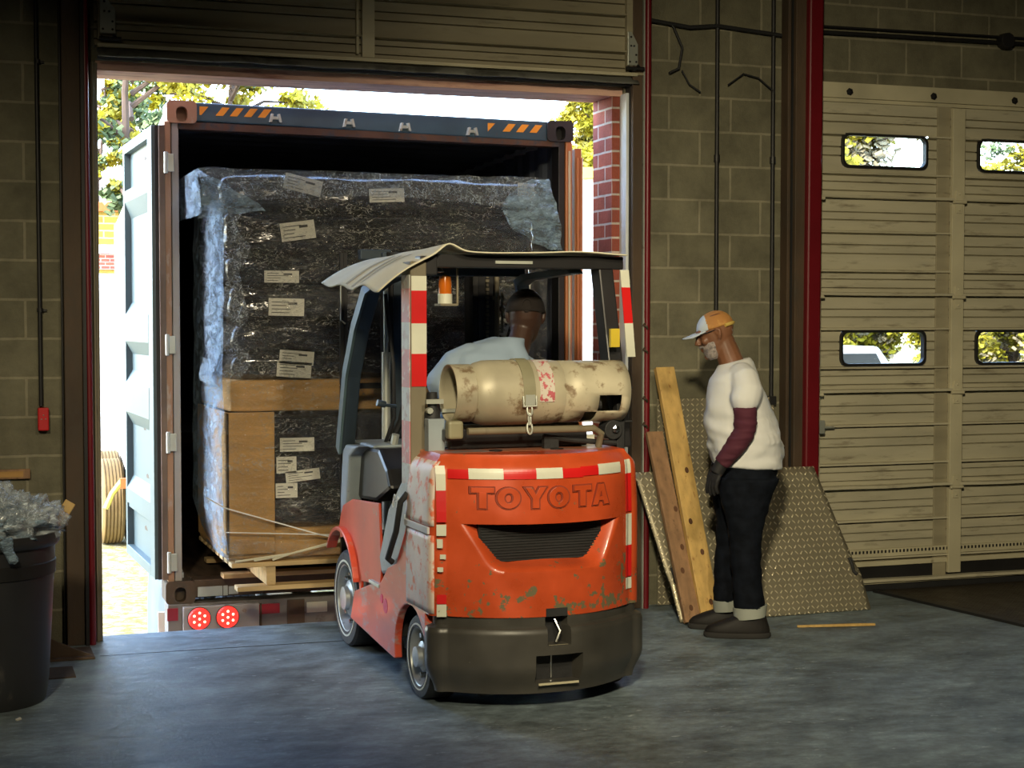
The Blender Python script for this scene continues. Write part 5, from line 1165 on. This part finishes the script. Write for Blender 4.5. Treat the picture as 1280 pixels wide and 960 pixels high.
def folds(o, amp, fr, fn):
    for v in o.data.vertices:
        p = v.co; n_ = noise.noise(Vector((p.x*fr[0], p.y*fr[1], p.z*fr[2])))+.5*noise.noise(Vector((p.x*fr[0]*2.1, p.y*fr[1]*2.1, p.z*fr[2]*2.1+4))); v.co = v.co+Vector((v.normal.x, v.normal.y, v.normal.z*.4))*n_*amp*fn(p)
    b = bmesh.new(); b.from_mesh(o.data)
    for it in range(3):
        b.normal_update(); bad = {v for v in b.verts if any(v.normal.dot(e.other_vert(v).normal) < .55 for e in v.link_edges)}
        for r_ in range(2): bad |= {e.other_vert(v) for v in list(bad) for e in v.link_edges}
        for k in range(12):
            nw = {v: sum((e.other_vert(v).co for e in v.link_edges), Vector())/max(1, len(v.link_edges)) for v in bad}
            for v, c in nw.items(): v.co = c
    b.to_mesh(o.data); b.free()
so = sb_.build('t_shirt', m_shirtw, W, remesh=.008, smoothit=5)
folds(so, .014, (6, 6, 11), lambda p: .35+1.2*sstep(1.35, .95, p.z))
# long maroon sleeves
ms = MB()
for sy in (-1, 1):
    ax = .055 if sy < 0 else .07; wr = (3.78+ax, YC+sy*.215, .925); ms = MB()
    ms.tube([(3.905+ax, YC+sy*.205, 1.30), (3.90+ax, YC+sy*.222, 1.22), (3.900+ax, YC+sy*.228, 1.12), (3.885+ax, YC+sy*.228, 1.07), (3.838+ax, YC+sy*.225, 1.0), wr], [.055, .062, .060, .058, .052, .041], 20)
    mo = ms.build('long_sleeve', m_maroon, W, remesh=.006, smoothit=2); folds(mo, .006, (8, 8, 40), lambda p: 1)
# jeans
jb = MB()
jb.rings([ell((3.97+((a+c)/2-3.97)*.92, YC, z), (1, 0, 0), (0, 1, 0), (c-a)/2*.92, w_, 28, .85) for z, a, c, w_ in ((.95, 3.80, 4.15, .175), (.88, 3.80, 4.155, .182), (.80, 3.80, 4.13, .182), (.74, 3.82, 4.10, .175))])
for sy in (-1, 1):
    ys = YC+sy*.095; dx = -.07 if sy > 0 else .045
    S_ = [(.84, 3.80, 4.14, .105), (.72, 3.805, 4.095, .10), (.60, 3.835, 4.060, .092), (.48, 3.842, 4.040, .085), (.36, 3.842, 4.034, .082), (.24, 3.848, 4.040, .082), (.155, 3.855, 4.046, .084)]
    jb.rings([ell(((a+c)/2+dx*(1.05-z), ys+sy*.012, z), (1, 0, 0), (0, 1, 0), (c-a)/2*(.84+.1*sstep(.5, .84, z)), w_*.92, 22, .95) for z, a, c, w_ in S_])
jo = jb.build('jeans', m_denim, W, remesh=.008, smoothit=3); folds(jo, .008, (9, 9, 14), lambda p: 1)
cf = MB()
for sy in (-1, 1):
    ys = YC+sy*.095+sy*.012; dx = -.06 if sy > 0 else .04
    cf.rings([ell((3.952+dx, ys, z), (1, 0, .12), (0, 1, 0), r_, r_*.86, 24) for z, r_ in ((.105, .084), (.165, .090), (.167, .085), (.107, .079))], closed=True)
cf.build('jean_cuff', m_cuff, W, smooth=True)
def shoe(x, y, dx=0):
    s1 = MB(); s1.rings([ell((x+cx_, y, z), (1, 0, 0), (0, 1, 0), rx_, ry_, 24, .85) for z, cx_, rx_, ry_ in ((.022, -.02, .170, .052), (.04, -.02, .172, .054), (.062, -.012, .160, .052), (.085, .01, .130, .048), (.115, .05, .082, .044), (.15, .055, .068, .044))])
    o = s1.build('boot', m_shoe, W, remesh=.006, smoothit=3)
    s2 = MB(); s2.rings([ell((x-.02, y, z), (1, 0, 0), (0, 1, 0), r_, r2_, 28, .8) for z, r_, r2_ in ((0.001, .168, .050), (.012, .177, .057), (.028, .176, .057), (.032, .165, .05))]); s2.build('sole', m_sole, o, smooth=True)
    s3 = MB(); [s3.tube([(x-.06+.02*k, y-.022, .092+.008*k), (x-.056+.02*k, y, .100+.008*k), (x-.06+.02*k, y+.022, .092+.008*k)], .0035, 6) for k in range(4)]; s3.build('laces', m_dark, o)
shoe(3.945, YC-.115); shoe(3.865, YC+.115)
# gloves: over each hand
for sy in (-1, 1):
    gb = MB(); wr = (3.775+(.055 if sy < 0 else .07), YC+sy*.215, .915)
    hand(gb, wr, (-.45, 0, -.9), (.75, -sy*.5, -.4), (-.6, -sy*.75, .2), L=.170, curl=1.1, fr=.0115)
    gb.tube([Vector(wr)+Vector((.01, 0, .02)), Vector(wr)-Vector((.02, 0, .04))], [.036, .034], 16)
    gb.build('glove', m_glove, W, remesh=.004, smoothit=1)
# cap
cp = MB()
rings = []
for k in range(18):
    a = k/17*pi/2; rr = cos(a); h = .030+.092*sin(a)
    rings.append([HQ(-.002+.103*rr*cos(t_)-.005*sin(a), h+.014*cos(t_)*rr*0, .083*rr*sin(t_)) for t_ in [2*pi*i/96 for i in range(96)]])
cp.rings(rings, caps=True)
co = cp.build('cap_crown', [m_capo, m_capw], W, smooth=True, auto=False)
MiW = WM(W).inverted(); c0 = MiW @ HQ(0, .03, 0); Rw = fw_
for p in co.data.polygons:
    if (Vector(p.center)-c0).dot(fw_) > .035: p.material_index = 1
bm_ = MB(); bm_.grid(14, 10, lambda u, v: HQ(.082+.105*v*(1-.25*abs(2*u-1)**2)-.03*abs(2*u-1)**2, .036-.012*v+.0-.010*abs(2*u-1)**2, .072*(2*u-1)*(1-.1*v)))
bm_.build('cap_brim', m_capw, W, smooth=True, solid=.006)
cs_ = MB(); cs_.tube([HQ(-.103*cos(t_), .028-.006*abs(sin(t_))*0, .086*sin(t_)) for t_ in [-1.0+2.0*k/12 for k in range(13)]], .010, 8); cs_.build('cap_strap', m_capy, W, smooth=True)
# beard
bd = MB()
bd.rings([[HQ(((f_+k_)/2)+((f_-k_)/2)*cos(t_), h, hw*sin(t_)) for t_ in [2*pi*i/24 for i in range(24)]] for h, f_, k_, hw in ((-.035, .082, -.012, .0705), (-.060, .0965, -.010, .0695), (-.090, .098, -.004, .060), (-.115, .092, .006, .049), (-.132, .076, .025, .028))])
bd.tube([HQ(.088, -.050, -.03), HQ(.108, -.048, 0), HQ(.088, -.050, .03)], [.006, .009, .006], 8)
bd.build('beard', m_beard, W, remesh=.004, smoothit=2)
gl_ = MB()
for sd in (-1, 1):
    gl_.tube([HQ(.112, .012+.016*sin(a), sd*.032+.024*cos(a)) for a in [2*pi*k/20 for k in range(20)]], .002, 6, closed=True)
    gl_.tube([HQ(.110, .018, sd*.056), HQ(.05, .018, sd*.082), HQ(-.01, .022, sd*.086)], .0022, 6)
gl_.tube([HQ(.112, .014, -.008), HQ(.112, .014, .008)], .002, 6)
gl_.build('glasses', m_dark, W, smooth=True)
MB().box(3.86, 3.97, YC-.205, YC-.20, .845, .87).build('pocket_patch', m_fgrey, W) if False else None

W.rotation_euler = (0, 0, -radians(25)); W.location.x += .025
# ---- driver seated on the forklift
DV = empty('person', WMF @ Vector((.5, .55, 1.05)), radians(1.5), label='person in a pale blue t-shirt and black cap driving the forklift', cat='person')
def dp(b, name, m, **kw):
    for v in b.b.verts: v.co -= Vector((.5, .55, 1.05))
    return b.build(name, m, DV, world=False, **kw)
dfw = Vector((.30, .93, -.12)).normalized(); dup_ = Vector((.06, .10, 1)).normalized()
hb = MB(); DQ = head(hb, (.775, .66, 1.69), dfw, dup_, 1.10)
limb(hb, [(.755, .64, 1.63), (.715, .60, 1.54), (.66, .58, 1.46)], [.056, .060, .078])
tors = [((.60, .56, 1.50), .12, .09), ((.56, .55, 1.42), .19, .115), ((.53, .54, 1.28), .185, .12), ((.50, .53, 1.13), .175, .12), ((.48, .54, 1.06), .17, .12)]
hb.rings([ell(c, (1, 0, .12), (0, 1, 0), a, b_, 22, .9) for c, a, b_ in tors])
limb(hb, [(.40, .56, 1.46), (.335, .60, 1.36), (.325, .70, 1.24), (.36, .86, 1.20)], [.052, .046, .038, .027]); hand(hb, (.36, .86, 1.20), (.25, .9, -.1), (.2, -.1, -.9), (.9, -.2, 0), L=.16, curl=1.3)
limb(hb, [(.74, .58, 1.44), (.80, .66, 1.30), (.74, .80, 1.20), (.62, .92, 1.20)], [.052, .046, .038, .027]); hand(hb, (.62, .92, 1.20), (-.4, .85, -.1), (0, -.1, -.9), (-.9, -.2, 0), L=.16, curl=1.3)
for sx in (-1, 1): limb(hb, [(.49+sx*.09, .56, 1.10), (.47+sx*.15, .92, 1.07), (.47+sx*.13, 1.0, .82), (.47+sx*.12, 1.02, .55)], [.085, .062, .055, .04])
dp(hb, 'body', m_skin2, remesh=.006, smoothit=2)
sh = MB()
sh.rings([ell(c, (1, 0, -.05), (0, 1, 0), a, b_, 28, .85) for c, a, b_ in (((.49, .53, 1.10), .20, .14), ((.50, .53, 1.18), .205, .145), ((.52, .53, 1.30), .205, .145), ((.545, .54, 1.42), .205, .135), ((.56, .55, 1.50), .185, .115), ((.60, .565, 1.555), .13, .09), ((.665, .59, 1.585), .075, .075))])
limb(sh, [(.45, .55, 1.485), (.385, .57, 1.455), (.33, .60, 1.37)], [.078, .082, .080]); limb(sh, [(.68, .57, 1.47), (.75, .60, 1.42), (.79, .64, 1.34)], [.072, .078, .072])
so = dp(sh, 't_shirt', m_shirtb, remesh=.008, smoothit=4); folds(so, .012, (9, 9, 7), lambda p: 1)
jb = MB()
jb.rings([ell(c, (1, 0, 0), (0, 1, 0), a, b_, 20) for c, a, b_ in (((.49, .55, 1.02), .19, .14), ((.49, .55, 1.12), .18, .14))])
for sx in (-1, 1): limb(jb, [(.49+sx*.09, .58, 1.10), (.47+sx*.15, .92, 1.08), (.47+sx*.13, 1.02, .86), (.47+sx*.12, 1.03, .56)], [.095, .080, .072, .065])
dp(jb, 'trousers', m_jeans, remesh=.009, smoothit=2)
for sx in (-1, 1): 
    b = MB(); b.rings([ell((.47+sx*.12, 1.06, z), (0, 1, 0), (1, 0, 0), r1, r2, 20, .85) for z, r1, r2 in ((.425, .13, .05), (.46, .13, .052), (.50, .09, .048), (.56, .06, .045))]); dp(b, 'boot', m_shoe, smooth=True)
cp = MB(); rings = []
for k in range(8):
    a = k/7*pi/2; rr = cos(a); h = .012+.110*sin(a)
    rings.append([DQ(-.004+.108*rr*cos(t_), h, .090*rr*sin(t_)) for t_ in [2*pi*i/32 for i in range(32)]])
cp.rings(rings); dp(cp, 'cap', m_capd, smooth=True, auto=False)
b = MB(); b.tube([DQ(-.106, .035+.028*sin(t_)*1.0, .0+.020*cos(t_)) for t_ in [2*pi*k/14 for k in range(14)]], .004, 6, closed=True); dp(b, 'cap_strap', m_capd)

# ================================================================== PLATES AND LUMBER
# bent dock plate leaning on the wall
DPL = empty('dock_plate', (4.3, -.45, 0), label='wide bent aluminium tread plate leaning on the wall behind the worker', cat='dock plate', group='tread plates behind the worker')
pa = [(-.055, .80), (-.43, .215), (-.53, .004)]
def dpl(b, t0, t1, x0a, x0b, x1a, x1b, nz=12):
    pass
b = MB()
rows = [(-.19, .80, 3.685, 4.845), (-.47, .265, 3.755, 4.955), (-.51, .205, 3.765, 4.975), (-.585, .004, 3.79, 5.0)]
def dfn(u, v):
    t = v*3; i = min(2, int(t)); f = t-i; a, c = rows[i], rows[i+1]
    y = a[0]+(c[0]-a[0])*f; z = a[1]+(c[1]-a[1])*f; x0 = a[2]+(c[2]-a[2])*f; x1 = a[3]+(c[3]-a[3])*f
    return (x0+(x1-x0)*u, y+.004*sin(u*9), z)
b.grid(40, 31, dfn); b.build('tread_plate', m_plate, DPL, smooth=True, solid=.009, uv=lambda c: (c.x, c.z*1.1-c.y*.3))
b = MB()
for u, z in ((.975, .24), (.03, .24)):
    x0 = 3.76+u*1.2; b.tube([(x0-.004, -.465, .29), (x0+.004, -.485, .25), (x0+.002, -.507, .215), (x0+.016, -.522, .20)], .011, 8)
b.build('slot', m_black, DPL)
DP2 = empty('dock_plate', (4.27, -.03, .5), label='smaller golden tread plate standing upright behind the bent one', cat='dock plate', group='tread plates behind the worker')
b = MB(); b.grid(2, 2, lambda u, v: (3.90+u*.765, -.048+.02*v, .004+v*1.205)); b.build('tread_plate', m_plate, DP2, solid=.008, uv=lambda c: (c.x, c.z))
b = MB()
for x in (4.615, ): b.sphere((x, -.046, .90), (.02, .006, .02), 12, 8)
b.build('ring_pull', m_galv, DP2)
def board(name, label, pt, pb, w_, th, m, n=10):
    pt, pb = Vector(pt), Vector(pb); d = (pb-pt).normalized(); s_ = Vector((1, 0, 0)); s_ = (s_-d*s_.dot(d)).normalized(); n_ = d.cross(s_)
    b = MB(); b.rings([[p+s_*a+n_*c for a, c in ((0, 0), (w_, 0), (w_, th), (0, th))] for p in (pt, pb)])
    root = empty(name, tuple(pb), label=label, cat='lumber', group='boards leaning on the wall' if name == 'wooden_board' else None)
    b.build('plank', m, root, bevel=.003)
    k = MB()
    for t in (.42, .62, .74, .93):
        c = pt.lerp(pb, t)+s_*w_*random.uniform(.3, .8); nn = n_ if n_.y < 0 else -n_; off = th if n_.y < 0 else 0
        c = c+n_*off+nn*.0015; k.rings([[c+nn*h+(s_*cos(a)*.012+d*sin(a)*.018)*r_ for a in [2*pi*i/12 for i in range(12)]] for h, r_ in ((-.001, 1.), (.0012, .9))])
    k.build('knot', mat('wood_knot', (.12, .05, .02), .7), root)
board('wooden_board', 'long pale pine board leaning on the wall beside the forklift', (3.845, -.10, 1.385), (3.87, -.665, .012), .115, .038, m_wood)
board('wooden_board', 'shorter darker board leaning behind the pale pine board', (3.765, -.16, 1.02), (3.775, -.66, .012), .10, .03, m_woodd)
b = MB(); b.rings([[(x, y+dy, z) for dy, z in ((-.012*w_, .004), (.012*w_, .004), (.006*w_, .016), (-.006*w_, .016))] for x, y, w_ in ((4.33, -.92, .3), (4.42, -.935, .8), (4.60, -.97, 1.2), (4.68, -.985, 1.4), (4.76, -1.01, .3))])
tag(b.build('wood_splinter', m_wood), label='long yellow wood splinter lying on the floor right of the worker', cat='wood splinter')

# ================================================================== LEFT: bin and scraps
BN = empty('trash_bin', (.14, -1.20, 0), label='dark grey round rubbish bin at the left edge of the floor', cat='trash bin')
bx, by = .135, -1.20
MB().lathe([(.0, 0), (.255, 0), (.262, .012), (.275, .10), (.305, .62), (.308, .70), (.300, .70), (.265, .05), (.0, .04)], (bx, by, 0), (0, 0, 1), 64).build('barrel', m_binm, BN, smooth=True)
MB().lathe([(.302, .685), (.318, .69), (.326, .70), (.328, .725), (.320, .745), (.306, .745), (.300, .73)], (bx, by, 0), (0, 0, 1), 64).build('rim', m_binm, BN, smooth=True)
MB().lathe([(.298, .56), (.309, .565), (.311, .62), (.300, .63)], (bx, by, 0), (0, 0, 1), 64).build('band', m_dark, BN, smooth=True)
BG = empty('plastic_wrap_pile', (.14, -1.20, .7), label='crumpled clear plastic film heaped on top of the rubbish bin', cat='plastic film')
def crumple(c, r, seed, nu=90, nv=60, amp=.40, fr=3.6, tw=0):
    b = MB(); c = Vector(c)
    def fn(u, v):
        a = 2*pi*u; p = pi*v*.999+.0005; d = Vector((sin(p)*cos(a), sin(p)*sin(a), cos(p)))
        k = abs(noise.noise(d*fr*.5+Vector((seed, 0, 0))))+.55*abs(noise.noise(d*fr+Vector((0, seed, 0))))+.3*abs(noise.noise(d*fr*2.2+Vector((0, 0, seed))))
        rr = 1+amp*(k*1.5-.6); return c+Vector((d.x*r[0], d.y*r[1], d.z*r[2]))*rr
    b.grid(nu, nv, fn); return b
for i, (c, r) in enumerate((((.14, -1.20, .76), (.27, .26, .17)), ((.27, -1.24, .82), (.15, .15, .10)), ((.06, -1.2, .88), (.16, .15, .12)), ((.37, -1.18, .78), (.11, .13, .10)))):
    crumple(c, r, i*5+2).build('film', m_bag, BG, smooth=True, auto=False)
crumple((.15, -1.20, .77), (.24, .23, .12), 40, amp=.5, fr=7).build('film', m_milky, BG, smooth=True, auto=False)
b = MB(); b.tube([(.22, -1.515, .745), (.235, -1.53, .70), (.25, -1.53, .66), (.26, -1.525, .65)], [.03, .02, .022, .012], 10); b.build('film_tail', m_milky, BG, smooth=True, disp=.01, dscale=40)
board('wood_scrap', 'short wood offcut poking out of the rubbish bin', (.500, -1.03, .855), (.33, -1.10, .60), .05, .02, m_wood)
t = empty('wall_plank', (.3, -.02, .84), label='short brown plank fixed to the left block wall above the bin', cat='plank')
MB().box(-.1, .395, -.03, -.004, .86, .91).build('plank', m_woodd, t, bevel=.004)
MB().box(.0, .36, -.033, -.03, .87, .90).build('worn_patch', m_card, t)
b = MB(); b.prism([(.255, -1.62), (.275, -1.60), (.27, -1.57), (.25, -1.60)], .001, .006, 'z')
tag(b.build('paper_scrap', m_label), label='tiny pale paper scrap on the floor in front of the bin', cat='paper scrap')

# every loose piece of these parts becomes a part of its own
def split_loose(o):
    bm = bmesh.new(); bm.from_mesh(o.data); left = set(bm.verts); isl = []
    while left:
        st_ = [left.pop()]; comp = set(st_)
        while st_:
            for e in st_.pop().link_edges:
                for v in e.verts:
                    if v in left: left.discard(v); comp.add(v); st_.append(v)
        isl.append({v.index for v in comp})
    bm.free()
    if len(isl) < 2 or len(isl) > 60: return
    me0 = o.data
    for i, keep in enumerate(isl):
        me = me0.copy(); b = bmesh.new(); b.from_mesh(me); bmesh.ops.delete(b, geom=[v for v in b.verts if v.index not in keep], context='VERTS'); b.to_mesh(me); b.free()
        if i == 0: o.data = me
        else:
            c = o.copy(); c.data = me; COL.objects.link(c)
for o in list(COL.objects):
    if o.type == 'MESH' and o.name.split('.')[0] in {'hood_side', 'hanging_wire', 'clip', 'cowl', 'lift_cylinder', 'tow_slot', 'slot_lip', 'axle', 'jean_cuff', 'roller', 'stile', 'stile_shadow', 'end_stile', 'window_frame', 'pane', 'lock_rod', 'red_marker', 'tie_wire', 'screw', 'bolt', 'lifting_hole', 'hazard_stripes', 'led', 'slot', 'lug_nut', 'sill_plate', 'long_rail', 'guard_bars', 'knot', 'rust_patch', 'rim_hole', 'hose_fitting', 'load_backrest', 'bracket', 'guard_crossbar', 'bottom_rail', 'fork_carriage', 'tank_rail', 'hose', 'laces'}:
        nm = {'laces': 'lace', 'guard_bars': 'guard_bar', 'hazard_stripes': 'hazard_stripe'}.get(o.name.split('.')[0]); 
        if nm: o.name = nm
        split_loose(o)
